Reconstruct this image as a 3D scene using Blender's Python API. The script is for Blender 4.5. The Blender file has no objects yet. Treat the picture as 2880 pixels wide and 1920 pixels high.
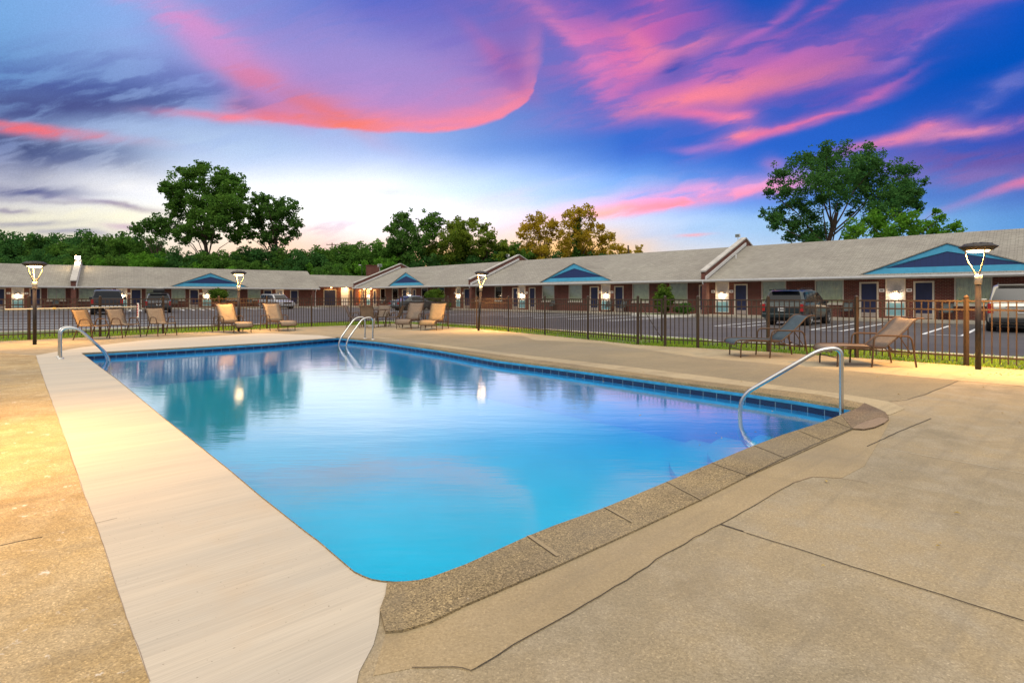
import bpy, bmesh, math, random
import numpy as np
from mathutils import Vector, Matrix
R=math.radians
sc=bpy.context.scene
col=sc.collection
# ------------------------------------------------------------------ camera
H=1.27; F=1521.0; HX=1440.0; HY=833.5
cd=bpy.data.cameras.new('camera'); cam=bpy.data.objects.new('camera',cd); col.objects.link(cam)
cam.location=(0,0,H); cam.rotation_euler=(R(90),0,0)
cd.sensor_width=36; cd.lens=F/2880*36; cd.shift_y=-(960-HY)/2880; cd.clip_start=.05; cd.clip_end=3000
sc.camera=cam
sc.view_settings.view_transform='Standard'; sc.view_settings.look='None'
sc.view_settings.exposure=0.0; sc.view_settings.gamma=1
try:
    sc.cycles.sampling_pattern='AUTOMATIC'; sc.cycles.max_bounces=8; sc.cycles.transparent_max_bounces=12
    sc.cycles.use_light_tree=True; sc.cycles.sample_clamp_indirect=6
except Exception as e: pass

def lin(c):
    return tuple(((v/255)/12.92 if v/255<=.04045 else ((v/255+.055)/1.055)**2.4) for v in c)
class G:
    """tiny node helper"""
    def __init__(s,nt): s.t=nt
    def n(s,typ,ins=None,**kw):
        nd=s.t.nodes.new(typ)
        for k,v in kw.items(): setattr(nd,k,v)
        for k,v in (ins or {}).items():
            if isinstance(v,bpy.types.NodeSocket): s.t.links.new(v,nd.inputs[k])
            else: nd.inputs[k].default_value=v
        return nd
    def m(s,op,a,b=0.0,c=0.0,clamp=False):
        return s.n('ShaderNodeMath',{0:a,1:b,2:c},operation=op,use_clamp=clamp).outputs[0]
    def mix(s,f,a,b,bt='MIX'):
        nd=s.n('ShaderNodeMix',None,data_type='RGBA',blend_type=bt)
        for i,v in ((0,f),(6,a),(7,b)):
            if isinstance(v,bpy.types.NodeSocket): s.t.links.new(v,nd.inputs[i])
            else: nd.inputs[i].default_value=(v if i==0 else (tuple(v)+(1,))[:4])
        return nd.outputs[2]
    def mr(s,v,a,b,c=0.0,d=1.0,it='LINEAR'):
        return s.n('ShaderNodeMapRange',{0:v,1:a,2:b,3:c,4:d},interpolation_type=it).outputs[0]
    def noise(s,vec,scale,detail=4,rough=.55,dist=0.0):
        return s.n('ShaderNodeTexNoise',{'Vector':vec,'Scale':scale,'Detail':detail,'Roughness':rough,'Distortion':dist}).outputs[0]
    def ramp(s,f,stops,it='LINEAR'):
        nd=s.n('ShaderNodeValToRGB',{0:f}); cr=nd.color_ramp; cr.interpolation=it
        while len(cr.elements)<len(stops): cr.elements.new(.5)
        for e,(p,c) in zip(cr.elements,stops): e.position=p; e.color=tuple(c)+(1,)
        return nd.outputs[0]
# ------------------------------------------------------------------ world: dusk sky
w=bpy.data.worlds.new('World'); sc.world=w; w.use_nodes=True
nt=w.node_tree; nt.nodes.clear(); g=G(nt)
# the sky overhead and behind the viewer: pale dusk light
dirv=g.n('ShaderNodeTexCoord').outputs['Generated']
wz=g.n('ShaderNodeSeparateXYZ',{0:dirv}).outputs[2]
DOME=(1.75,1.60,1.36); DOME2=(1.15,1.08,.98)
wc=g.mix(g.mr(wz,-.02,.0),(.10,.10,.08),g.ramp(wz,[(0,(.30,.33,.44)),(.22,(.42,.44,.52)),(.62,DOME2),(1,DOME)]))
sky_n=g.n('ShaderNodeTexSky',sky_type='NISHITA',sun_disc=False,sun_elevation=R(3),sun_rotation=R(-12),air_density=1.2,dust_density=1.5)
b1=g.n('ShaderNodeBackground',{0:sky_n.outputs[0],1:.02}); b2=g.n('ShaderNodeBackground',{0:wc,1:1.0})
g.n('ShaderNodeOutputWorld',{0:g.n('ShaderNodeAddShader',{0:b1.outputs[0],1:b2.outputs[0]}).outputs[0]})
XS=[0,350,700,1050,1400,1750,2100,2500,2880]
ROWS=[(-260,[(120,165,220),(125,165,220),(120,150,215),(100,130,205),(90,115,200),(75,105,195),(45,90,190),(40,85,185),(40,85,190)]),
 (0,[(122,172,228),(138,176,236),(128,148,220),(80,108,205),(100,105,195),(88,90,190),(20,84,188),(52,88,190),(14,84,194)]),
 (200,[(112,160,214),(146,176,230),(142,152,222),(148,148,218),(118,118,200),(52,108,204),(42,88,190),(12,84,190),(4,84,190)]),
 (400,[(138,156,204),(172,194,232),(168,192,236),(164,190,240),(112,154,226),(52,110,210),(44,102,206),(38,98,202),(52,82,186)]),
 (540,[(190,190,204),(226,228,234),(226,230,238),(226,232,244),(176,200,240),(112,162,230),(80,134,218),(84,130,206),(82,118,200)]),
 (640,[(226,220,196),(228,224,206),(244,240,238),(242,236,238),(226,218,232),(192,204,230),(156,192,230),(134,182,230),(98,156,220)]),
 (760,[(222,206,176),(236,214,190),(240,214,190),(222,198,206),(248,222,190),(246,222,196),(214,222,236),(196,220,238),(170,204,234)])]
PK=(255,128,140); PL=(238,150,205); OR=(255,124,92); VI=(150,122,198); DK=(74,88,140); DP=(60,74,150)
# (x, y, half length, sigma up, sigma down, angle deg (+ = falling to the right), bend, colour, alpha)
ST=[
 # left: dark slate clouds
 (260,250,520,75,60,4,.0,(84,106,174),.85),(150,300,420,55,45,-3,0,(74,84,142),.85),(520,215,330,36,40,12,0,(104,122,190),.5),
 (90,430,270,64,52,10,0,(72,84,130),.95),(250,445,190,44,36,-6,0,(90,104,152),.8),(80,545,150,16,15,0,0,(84,92,140),.9),
 (70,500,150,30,26,8,0,(90,104,150),.7),
 (90,368,230,13,16,7,.0,(236,112,128),.95),(40,350,140,10,12,8,0,(255,110,110),.6),
 (330,580,150,7,9,7,0,(98,70,136),.85),(30,592,60,5,6,3,0,(90,74,140),.8),(150,570,130,4,5,2,0,(130,122,150),.6),
 (60,630,130,8,9,0,0,(112,112,156),.75),(200,655,120,7,9,2,0,(104,106,160),.7),(360,640,70,6,7,0,0,(170,120,176),.6),(480,615,50,5,5,0,0,(150,110,170),.4),
 (300,520,260,30,26,4,0,(246,244,242),.5),(300,610,260,30,20,0,0,(238,232,200),.5),(620,420,300,50,50,4,0,(190,212,240),.5),
 # left pink ribbon and the big bowl
 (560,70,300,50,46,32,0,(232,150,205),.8),(640,170,230,42,40,38,0,(216,150,212),.6),(840,60,420,90,70,18,0,(136,136,212),.4),
 (1000,190,420,110,90,8,0,(166,144,212),.6),(1250,110,260,70,60,20,0,(120,110,200),.5),
 (640,332,150,13,13,4,0,(255,140,158),.85),(560,325,90,10,12,6,0,(230,130,160),.6),
 # centre purple haze
 (1500,70,280,70,90,40,0,(142,108,188),.6),(1640,90,170,50,60,45,0,(160,108,194),.45),(1440,170,70,50,70,80,0,(118,92,180),.45),
 (1560,60,140,20,22,38,0,(214,130,186),.5),
 # upper right pink mass
 (1830,80,130,52,70,-60,0,(226,110,172),.85),(1760,160,150,60,55,30,0,(234,118,176),.85),(1840,130,90,22,26,30,0,(250,130,165),.8),
 (1900,70,110,50,50,-8,0,(166,94,182),.6),(1900,150,140,24,26,-20,0,(248,134,170),.75),(1700,200,110,36,34,48,0,(232,130,190),.7),
 (1880,240,200,40,40,8,0,(214,116,182),.75),(2150,180,330,70,55,-14,0,(196,112,188),.75),(2200,200,240,26,24,-16,0,(238,122,170),.6),
 (2060,262,270,26,20,-10,0,(255,136,156),.95),(2240,220,170,22,18,-18,0,(255,138,140),.85),(2400,150,300,48,46,-24,0,(150,96,184),.65),
 (2130,90,140,12,14,-38,0,(190,110,190),.6),(2280,45,170,12,12,-34,0,(170,96,180),.55),(2560,40,200,26,30,-24,0,(120,100,184),.5),(2560,140,170,16,16,-30,0,(170,118,198),.55),(2750,10,220,10,16,-10,0,(150,104,190),.6),
 (1925,192,46,36,32,-30,0,(52,80,180),.9),(1900,215,80,16,14,-15,0,(92,92,186),.5),
 (1990,318,110,12,14,2,0,(236,120,170),.8),(2080,330,50,26,20,0,0,(246,130,168),.85),(2090,378,70,22,13,-8,0,(255,138,160),.9),(2240,345,190,14,14,-19,0,(248,124,164),.9),(2420,268,130,12,14,-24,0,(206,112,182),.7),(2330,280,140,20,20,-24,0,(110,86,184),.6),
 (1970,412,70,9,10,-4,0,(186,128,200),.6),(2300,80,200,24,24,-30,0,(30,78,188),.45),
 (2640,360,60,24,20,-14,0,(255,136,166),.8),(2560,395,170,16,15,-12,0,(246,134,172),.9),(2700,375,170,14,14,-8,0,(226,140,180),.85),(2750,300,170,16,18,-32,0,(118,120,200),.6),(2850,240,120,22,22,-20,0,(110,120,204),.45),
 (2760,450,240,40,40,0,0,(112,88,166),.75),(2700,500,160,26,22,-2,0,(140,112,182),.7),(2850,520,110,10,12,-18,0,(250,120,150),.9),(2740,560,150,10,12,-20,0,(160,140,204),.5),
 # centre-right low pink bar
 (1960,545,330,26,26,-8,0,(232,150,200),.85),(1900,572,320,16,13,-9,0,(255,140,160),.9),(2110,510,150,24,24,-6,0,(236,160,206),.7),(2190,452,30,14,16,0,0,(238,140,180),.7),(1690,602,70,12,12,-10,0,(255,170,150),.6),
 (1560,600,260,30,30,-16,0,(206,200,222),.4),(1950,660,40,4,5,-2,0,(250,160,160),.8),(2000,640,260,16,16,-4,0,(150,186,226),.5),
 (1090,545,60,10,10,0,0,(196,196,214),.6),(1370,580,240,20,22,-14,0,(196,192,214),.5),(900,640,120,24,26,-10,0,(172,150,186),.7),(880,680,100,16,22,0,0,(206,150,190),.7),(1000,590,220,20,20,0,0,(250,248,246),.6),(760,600,160,36,40,0,0,(252,250,244),.5),
 # sunset glow behind the tree line
 (1255,720,190,50,60,0,0,(255,196,104),.8),(1620,710,170,60,60,0,0,(255,190,92),.85),(760,690,220,50,50,0,0,(252,206,158),.6),
]

def sky_dome():
    rng=np.random.default_rng(5); T=rng.random((3,256,256))
    def vn(x,y,k):
        xi=np.floor(x).astype(int); yi=np.floor(y).astype(int); fx=x-xi; fy=y-yi
        fx=fx*fx*fx*(fx*(fx*6-15)+10); fy=fy*fy*fy*(fy*(fy*6-15)+10); t=T[k]
        a=t[xi%256,yi%256]; b=t[(xi+1)%256,yi%256]; c=t[xi%256,(yi+1)%256]; d=t[(xi+1)%256,(yi+1)%256]
        return (a*(1-fx)+b*fx)*(1-fy)+(c*(1-fx)+d*fx)*fy
    def fbm(x,y,k,o=5,r=.55):
        s_=0;a=1;n=0
        for i in range(o): s_=s_+a*vn(x*2**i+17.3*i,y*2**i+9.1*i,k); n+=a; a*=r
        return s_/n
    ss=lambda x,a,b: (lambda t:t*t*(3-2*t))(np.clip((x-a)/(b-a),0,1))
    az=np.radians(np.concatenate([np.linspace(-75,-47,30,endpoint=False),np.linspace(-47,47,1000,endpoint=False),np.linspace(47,75,31)]))
    el_=np.radians(np.concatenate([np.linspace(-2.5,32,400,endpoint=False),np.linspace(32,52,41)]))
    A,E=np.meshgrid(az,el_); X=np.cos(E)*np.sin(A); Y=np.cos(E)*np.cos(A); Z=np.sin(E)
    U=HX+F*X/Y; V=HY-F*Z/Y
    def rot(u,v,deg): c_,s_=math.cos(R(deg)),math.sin(R(deg)); return u*c_+v*s_,-u*s_+v*c_
    a,b=rot(U,V,-14); w1=fbm(a/330,b/170,0); w2=fbm(a/330+40,b/170+7,1)
    a,b=rot(U,V,-13); q1=fbm(a/190+.9*w1,b/34+2.2*w2,1,6,.6); q2=fbm(a/190+30,b/34+50,2,6,.6)
    amp=.42+.20*ss(U,1480,1750)+.15*(1-ss(U,250,600)); UW=U+((w1-.5)*130+(q1-.5)*50)*amp; VW=V+((w2-.5)*80+(q2-.5)*26)*amp
    lc=lambda c_: np.array(lin(c_))
    un=np.clip(UW,0,2880); C=None; prev=None
    for v,cs in ROWS:
        lr=np.array([lin(c_) for c_ in cs]); 
        colr=np.stack([np.interp(un,XS,lr[:,k]) for k in range(3)],-1)
        if C is None: C=colr
        else:
            t=ss(VW,prev,v)[...,None]; C=C*(1-t)+colr*t
        prev=v
    # the broad bowl shaped cloud with a crisp lower rim
    Ve=np.interp(UW,[430,502,588,686,796,906,1078,1225,1347,1420,1470,1506,1530,1560],[300,326,342,340,354,371,380,374,354,333,306,262,205,120])
    t=Ve-VW+6*(q1-.5); inb=ss(UW,560,760)*(1-ss(UW,1490,1540)); s1=fbm(UW/260,t/46,1,5,.55)
    wide=np.interp(UW,[600,900,1200,1500],[190,170,190,150])
    f=inb*ss(t,-4,16)*np.exp(-(np.maximum(t,0)/wide)**2)*.92; 
    body=np.stack([np.interp(UW,[650,1000,1500],v)for v in zip(lc((214,140,196)),lc((206,138,206)),lc((222,130,180)))],-1); C=C*(1-f[...,None])+body*f[...,None]
    rim=np.interp(UW,[600,700,900,1100,1400,1510],[60,80,62,42,50,90]); f=inb*ss(t,-3,10)*np.exp(-(np.maximum(t-6,0)/rim)**1.6)*(.62+.6*ss(s1,.35,.6)); f=np.clip(f,0,1)[...,None]
    rc=np.stack([np.interp(UW,[650,800,950,1150,1500],v) for v in zip(lc((236,120,140)),lc((255,122,100)),lc((255,132,112)),lc((255,142,158)),lc((250,138,165)))],-1); C=C*(1-f)+rc*f
    # its bright left flank and the darker fold on the right
    for (x,y,L,su,sd,an,cc,al) in ((800,268,190,34,22,27,(255,118,88),.85),(700,215,90,40,34,42,(238,118,140),.6),(1400,165,120,20,26,44,(214,104,160),.5),(1455,190,70,30,36,60,(150,84,160),.45)):
        dx,dy=rot(UW-x,VW-y,an); dx=dx/L; dy=np.where(dy<0,dy/su,dy/sd); f=(np.exp2(-1.25*(dx*dx+dy*dy))*al*(.75+.4*s1))[...,None]; C=C*(1-f)+lc(cc)*f
    mod=.42+.72*ss(q1,.33,.62); soft=.80+.3*ss(w1,.3,.7)
    fin=fbm(a/70+2*w1,b/11+3*w2,0,4,.6)
    for (x,y,L,su,sd,an,bend,cc,al) in ST:
        dx,dy=rot(UW-x,VW-y,an); dx=dx/L; dy=dy/sd-bend/sd*dx*dx
        dy=np.where(dy<0,dy*sd/su,dy); f=np.exp2(-1.25*(dx*dx+dy*dy))
        f=f*al
        if y<690: f=f*np.minimum(1.15,(mod if su>10 else soft)*(.9+.2*fin))
        f=np.clip(f,0,1)[...,None]; C=C*(1-f)+lc(cc)*f
    C=C*(1+.55*np.exp(-((U-1200)/1000)**2-((V-585)/125)**2))[...,None]
    up=ss(np.degrees(E),33,50); side=ss(np.abs(np.degrees(A)),52,72)
    f=np.maximum(up,side)[...,None]; 
    zz=np.sin(E); WD=np.stack([np.interp(zz,[0,.22,.62,1],[a_,b_,c_,d_]) for a_,b_,c_,d_ in zip((.30,.33,.44),(.42,.44,.52),DOME2,DOME)],-1); C=C*(1-f)+WD*f
    n,m=A.shape; RR=1500.0
    co=np.stack([X,Y,Z],-1).reshape(-1,3)*RR
    me=bpy.data.meshes.new('sky'); me.vertices.add(n*m); me.vertices.foreach_set('co',co.astype(np.float32).ravel())
    i=np.arange(n-1)[:,None]*m+np.arange(m-1)[None,:]; q=np.stack([i,i+1,i+1+m,i+m],-1).reshape(-1,4)
    me.loops.add(q.size); me.loops.foreach_set('vertex_index',q.astype(np.int32).ravel())
    me.polygons.add(len(q)); me.polygons.foreach_set('loop_start',(np.arange(len(q))*4).astype(np.int32))
    me.update(calc_edges=True); 
    at=me.color_attributes.new('dusk','FLOAT_COLOR','POINT'); C4=np.concatenate([C,np.ones(C.shape[:2]+(1,))],-1)
    at.data.foreach_set('color',C4.astype(np.float32).ravel())
    mt=bpy.data.materials.new('sky'); mt.use_nodes=True; mt.node_tree.nodes.clear(); h=G(mt.node_tree)
    ca=h.n('ShaderNodeVertexColor',layer_name='dusk').outputs[0]
    gr=h.noise(h.n('ShaderNodeTexCoord').outputs['Object'],.45,2,.7)
    cc=h.mix(1.0,ca,h.ramp(gr,[(.3,(.93,)*3),(.7,(1.07,)*3)]),'MULTIPLY')
    h.n('ShaderNodeOutputMaterial',{0:h.n('ShaderNodeEmission',{0:cc,1:1.0}).outputs[0]})
    try: mt.cycles.emission_sampling='NONE'
    except Exception: pass
    me.materials.append(mt); o=bpy.data.objects.new('sky',me); col.objects.link(o); o.location=(0,0,H); o['kind']='structure'
sky_dome()
# after-glow of the set sun, soft and from high over the viewer's left shoulder
sl=bpy.data.lights.new('sun','SUN'); sl.energy=1.25; sl.angle=R(30); sl.color=(1,.93,.82)
so=bpy.data.objects.new('sun',sl); col.objects.link(so); so.rotation_euler=(R(38),R(-22),0)

# ------------------------------------------------------------------ object helpers
def tag(o,label=None,cat=None,group=None,kind=None):
    if label: o['label']=label
    if cat: o['category']=cat
    if group: o['group']=group
    if kind: o['kind']=kind
    return o
def empty(name,loc,rz=0):
    o=bpy.data.objects.new(name,None); col.objects.link(o); o.location=loc; o.rotation_euler=(0,0,rz); o.empty_display_size=.2
    return o
def children(o): return [c for c in bpy.data.objects if c.parent==o]
def copy_tree(o,parent=None):
    ch=children(o); c_=o.copy(); col.objects.link(c_); c_.parent=parent
    for k in ch: copy_tree(k,c_)
    return c_
class MB:
    def __init__(s): s.v=[]; s.f=[]; s.sm=[]
    def add(s,vs,fs,smooth=False):
        o=len(s.v); s.v+= [tuple(p) for p in vs]; s.f+=[tuple(o+i for i in f) for f in fs]; s.sm+=[smooth]*len(fs); return s
    def box(s,x0,x1,y0,y1,z0,z1,rot=None):
        vs=[(x,y,z) for z in (z0,z1) for y in (y0,y1) for x in (x0,x1)]
        if rot: vs=[rot@Vector(p) for p in vs]
        return s.add(vs,[(0,2,3,1),(4,5,7,6),(0,1,5,4),(2,6,7,3),(0,4,6,2),(1,3,7,5)])
    def bar(s,p,q,wx,wz):
        """rectangular bar from p to q"""
        p=Vector(p);q=Vector(q);d=(q-p);L=d.length;d.normalize()
        up=Vector((0,0,1)) if abs(d.z)<.95 else Vector((1,0,0))
        a=d.cross(up).normalized();b=a.cross(d).normalized()
        vs=[p+t*d*L+a*wx/2*i+b*wz/2*j for t in (0,1) for j in (-1,1) for i in (-1,1)]
        return s.add(vs,[(0,1,3,2),(4,6,7,5),(0,4,5,1),(2,3,7,6),(0,2,6,4),(1,5,7,3)])
    def tube(s,pts,r,n=8,caps=True,smooth=True):
        pts=[Vector(p) for p in pts]; rr=r if isinstance(r,(list,tuple)) else [r]*len(pts)
        prev=None; vs=[]
        for i,p in enumerate(pts):
            d=(pts[min(i+1,len(pts)-1)]-pts[max(i-1,0)]).normalized()
            if prev is None:
                up=Vector((0,0,1)) if abs(d.z)<.9 else Vector((0,1,0)); a=d.cross(up).normalized()
            else:
                a=(prev-d*prev.dot(d)); 
                a=a.normalized() if a.length>1e-6 else d.orthogonal().normalized()
            prev=a; b=d.cross(a)
            for k in range(n):
                t=2*math.pi*k/n; vs.append(p+(a*math.cos(t)+b*math.sin(t))*rr[i])
        fs=[(i*n+k,i*n+(k+1)%n,(i+1)*n+(k+1)%n,(i+1)*n+k) for i in range(len(pts)-1) for k in range(n)]
        s.add(vs,fs,smooth)
        if caps:
            m=len(pts)-1
            s.add(vs[:n],[tuple(range(n))[::-1]]); s.add(vs[m*n:],[tuple(range(n))])
        return s
    def lathe(s,prof,c=(0,0,0),n=20,smooth=True):
        vs=[(c[0]+r*math.cos(2*math.pi*k/n),c[1]+r*math.sin(2*math.pi*k/n),c[2]+z) for r,z in prof for k in range(n)]
        fs=[(i*n+k,i*n+(k+1)%n,(i+1)*n+(k+1)%n,(i+1)*n+k) for i in range(len(prof)-1) for k in range(n)]
        return s.add(vs,fs,smooth)
    def prism(s,poly,z0,z1):
        n=len(poly); vs=[(x,y,z0) for x,y in poly]+[(x,y,z1) for x,y in poly]
        return s.add(vs,[tuple(range(n))[::-1],tuple(range(n,2*n))]+[(i,(i+1)%n,n+(i+1)%n,n+i) for i in range(n)])
    def build(s,name,m,parent=None,smooth=None):
        me=bpy.data.meshes.new(name); me.from_pydata(s.v,[],s.f); me.update()
        bm=bmesh.new(); bm.from_mesh(me); bmesh.ops.recalc_face_normals(bm,faces=bm.faces) if len(s.f)<60000 else None
        bm.to_mesh(me); bm.free()
        for p,f in zip(me.polygons,s.sm): p.use_smooth=f if smooth is None else smooth
        me.materials.append(m); o=bpy.data.objects.new(name,me); col.objects.link(o)
        if parent is not None: o.parent=parent
        return o
def bevel(o,wd,seg=2):
    m=o.modifiers.new('bevel','BEVEL'); m.width=wd; m.segments=seg; m.limit_method='ANGLE'; return o
def rounded(pts,r=.08,n=5):
    """polyline with rounded corners"""
    pts=[Vector(p) for p in pts]; out=[pts[0]]
    for i in range(1,len(pts)-1):
        a,b,c_=pts[i-1],pts[i],pts[i+1]; d1=(a-b);d2=(c_-b); q=min(r,d1.length*.48,d2.length*.48)
        p0=b+d1.normalized()*q;p1=b+d2.normalized()*q
        for k in range(n+1):
            t=k/n; out.append(p0*(1-t)**2+b*2*t*(1-t)+p1*t*t)
    out.append(pts[-1]); return out
def P(x,y,z=0.0):
    Y=F*(H-z)/(y-HY); return Vector(((x-HX)/F*Y,Y,z))
def sheet(name,poly,z,m,holes=(),parent=None,skirt=0.0):
    """flat polygon sheet with optional holes"""
    bm=bmesh.new(); es=[]
    for lp in [poly]+list(holes):
        vs=[bm.verts.new((p[0],p[1],z)) for p in lp]
        es+=[bm.edges.new((vs[i],vs[(i+1)%len(vs)])) for i in range(len(vs))]
    bmesh.ops.triangle_fill(bm,use_beauty=True,use_dissolve=False,edges=es)
    bmesh.ops.recalc_face_normals(bm,faces=bm.faces)
    for f in bm.faces:
        if f.normal.z<0: f.normal_flip()
    if skirt:
        be=[e for e in bm.edges if len(e.link_faces)==1]; low={}
        for e in be:
            for v in e.verts:
                if v not in low: low[v]=bm.verts.new((v.co.x,v.co.y,v.co.z-skirt))
        for e in be:
            a,b=e.verts; bm.faces.new((a,b,low[b],low[a]))
        bmesh.ops.recalc_face_normals(bm,faces=bm.faces)
    me=bpy.data.meshes.new(name); bm.to_mesh(me); bm.free(); me.materials.append(m)
    o=bpy.data.objects.new(name,me); col.objects.link(o)
    if parent is not None: o.parent=parent
    return o
# ------------------------------------------------------------------ materials
MATS={}
def mat(name):
    m=bpy.data.materials.new(name); m.use_nodes=True; m.node_tree.nodes.clear(); MATS[name]=m; return m,G(m.node_tree)
def out(g,sh): g.n('ShaderNodeOutputMaterial',{0:sh})
def obc(g): return g.n('ShaderNodeTexCoord').outputs['Object']
def simple(name,c_,rough=.6,metal=0.0,var=.15,vs=6.0,bump=0.0,bs=60,coat=0.0,spec=.5):
    m,g=mat(name); o=obc(g)
    n=g.noise(o,vs,4,.6); cc=g.mix(1.0,c_,g.ramp(n,[(.3,(1-var,)*3),(.7,(1+var,)*3)]),'MULTIPLY')
    ins={'Base Color':cc,'Roughness':rough,'Metallic':metal,'Coat Weight':coat,'Specular IOR Level':spec}
    if bump:
        ins['Normal']=g.n('ShaderNodeBump',{'Strength':bump,'Distance':.01,'Height':g.noise(o,bs,3,.6)}).outputs[0]
    out(g,g.n('ShaderNodeBsdfPrincipled',ins).outputs[0]); return m
def emis(name,c_,s):
    m,g=mat(name); out(g,g.n('ShaderNodeEmission',{0:tuple(c_)+(1,),1:s}).outputs[0]); return m

D1=Vector((.755,.655,0)); D2=Vector((-.68,.733,0))
def rotmap(g,o,vec,sx_,sy_):
    a=math.atan2(vec.y,vec.x)
    return g.n('ShaderNodeMapping',{'Vector':g.n('ShaderNodeVectorRotate',{'Vector':o,'Angle':-a},rotation_type='Z_AXIS').outputs[0],'Scale':(sx_,sy_,1)}).outputs[0]
def deck_mat(name,ca,cb,cc_,speck=.35,patch=.5,white=.0):
    m,g=mat(name); o=obc(g)
    big=g.noise(o,.55,6,.62,.4); mid=g.noise(o,3.2,6,.65,.3); fine=g.noise(o,75,3,.7)
    c=g.mix(g.mr(big,.38,.62),ca,cb); c=g.mix(g.m('MULTIPLY',g.mr(mid,.45,.68),patch),c,cc_)
    vor=g.n('ShaderNodeTexVoronoi',{'Vector':o,'Scale':170.0,'Randomness':1.0})
    vc=g.n('ShaderNodeSeparateXYZ',{0:vor.outputs['Color']}).outputs[0]
    c=g.mix(1.0,c,g.ramp(vc,[(0,(1-speck,)*3),(.5,(1,)*3),(.93,(1+speck*.6,)*3),(1,(1+speck*2.0,)*3)]),'MULTIPLY')
    c=g.mix(1.0,c,g.ramp(fine,[(.3,(.86,.85,.82)),(.7,(1.12,1.12,1.12))]),'MULTIPLY')
    if white:
        wn_=g.noise(o,9,7,.75); c=g.mix(g.m('MULTIPLY',g.mr(wn_,.60,.66),white),c,(.72,.66,.58))
        dn=g.noise(o,5,7,.75); c=g.mix(g.m('MULTIPLY',g.mr(dn,.40,.33),.35*white),c,(.20,.15,.09))
    hu=g.noise(o,.21,4,.55,.6); c=g.mix(g.m('MULTIPLY',g.mr(hu,.46,.62),.55),c,(.235,.205,.155)); wr=g.noise(o,1.4,7,.72,1.2); c=g.mix(g.m('MULTIPLY',g.mr(wr,.54,.70),.5),c,(.21,.17,.11))
    pt=g.noise(o,34,3,.8); c=g.mix(g.m('MULTIPLY',g.mr(pt,.70,.74),.7),c,(.10,.08,.05)); c=g.mix(g.m('MULTIPLY',g.mr(pt,.29,.25),.6),c,(.55,.48,.38))
    st_=g.noise(rotmap(g,o,D1,.5,7),1.0,4,.6); c=g.mix(g.m('MULTIPLY',g.mr(st_,.52,.72),.38),c,(.19,.16,.115))
    h=g.m('ADD',fine,g.m('MULTIPLY',vor.outputs['Distance'],.8))
    bp=g.n('ShaderNodeBump',{'Strength':.35,'Distance':.004,'Height':h}).outputs[0]
    out(g,g.n('ShaderNodeBsdfPrincipled',{'Base Color':c,'Roughness':.85,'Normal':bp,'Specular IOR Level':.3}).outputs[0]); return m
deck_mat('deck',(.365,.287,.175),(.25,.212,.145),(.36,.305,.22),.19,.85)
deck_mat('deck_left',(.46,.335,.165),(.31,.22,.105),(.52,.41,.25),.30,.75,.8)
deck_mat('deck_aged',(.30,.245,.155),(.225,.19,.125),(.26,.22,.145),.28,.6)
deck_mat('band',(.37,.285,.165),(.31,.24,.14),(.38,.30,.19),.12,.5)
deck_mat('band_light',(.42,.345,.22),(.36,.29,.185),(.44,.37,.25),.12,.5)
deck_mat('coping',(.31,.235,.125),(.22,.17,.095),(.17,.13,.08),.6,.6)
deck_mat('coping_dark',(.17,.12,.08),(.25,.18,.11),(.12,.09,.065),.6,.6)
deck_mat('stain',(.24,.17,.12),(.30,.22,.15),(.22,.16,.12),.15,.4)
def broom():
    m,g=mat('broom'); o=obc(g)
    bandn=g.noise(rotmap(g,o,D1,.22,2.6),1.0,5,.6); fine=g.noise(rotmap(g,o,D1,2.0,150),1.0,3,.6); mid=g.noise(rotmap(g,o,D1,.5,22),1.0,4,.6)
    blot=g.noise(o,1.1,5,.6)
    c=g.mix(g.mr(bandn,.35,.65),(.52,.465,.38),(.445,.41,.35)); c=g.mix(g.m('MULTIPLY',g.mr(blot,.55,.7),.4),c,(.47,.36,.24))
    c=g.mix(1.0,c,g.ramp(fine,[(.3,(.88,.88,.88)),(.7,(1.08,1.08,1.08))]),'MULTIPLY'); c=g.mix(1.0,c,g.ramp(mid,[(.3,(.95,.945,.94)),(.7,(1.035,1.035,1.03))]),'MULTIPLY')
    sp=g.noise(o,70,2,.5); c=g.mix(g.mr(sp,.72,.76),c,(.25,.22,.17))
    bp=g.n('ShaderNodeBump',{'Strength':.3,'Distance':.003,'Height':fine}).outputs[0]
    out(g,g.n('ShaderNodeBsdfPrincipled',{'Base Color':c,'Roughness':.8,'Normal':bp,'Specular IOR Level':.3}).outputs[0]); return m
broom()
simple('crack',(.05,.04,.03),.95)
simple('grout',(.50,.46,.38),.9,var=.2,vs=20)
def asphalt():
    m,g=mat('asphalt'); o=obc(g)
    n1=g.noise(o,.25,5,.6); n2=g.noise(o,60,3,.7); n3=g.noise(rotmap(g,o,D2,.15,3.0),1.0,4,.6)
    c=g.mix(g.mr(n1,.35,.65),(.052,.050,.056),(.085,.078,.080)); c=g.mix(g.m('MULTIPLY',g.mr(n3,.5,.7),.4),c,(.12,.108,.102))
    c=g.mix(1.0,c,g.ramp(n2,[(.3,(.75,)*3),(.7,(1.25,)*3)]),'MULTIPLY')
    out(g,g.n('ShaderNodeBsdfPrincipled',{'Base Color':c,'Roughness':.75,'Specular IOR Level':.4}).outputs[0]); return m
asphalt()
simple('walk',(.36,.33,.27),.85,var=.15,vs=2,bump=.2)
simple('kerb',(.60,.58,.52),.85,var=.2,vs=4)
simple('paint',(.78,.80,.82),.6,var=.12,vs=25)
simple('soil',(.10,.13,.035),.95,var=.3,vs=3)
simple('meadow',(.06,.10,.025),.95,var=.3,vs=.5)
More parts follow.
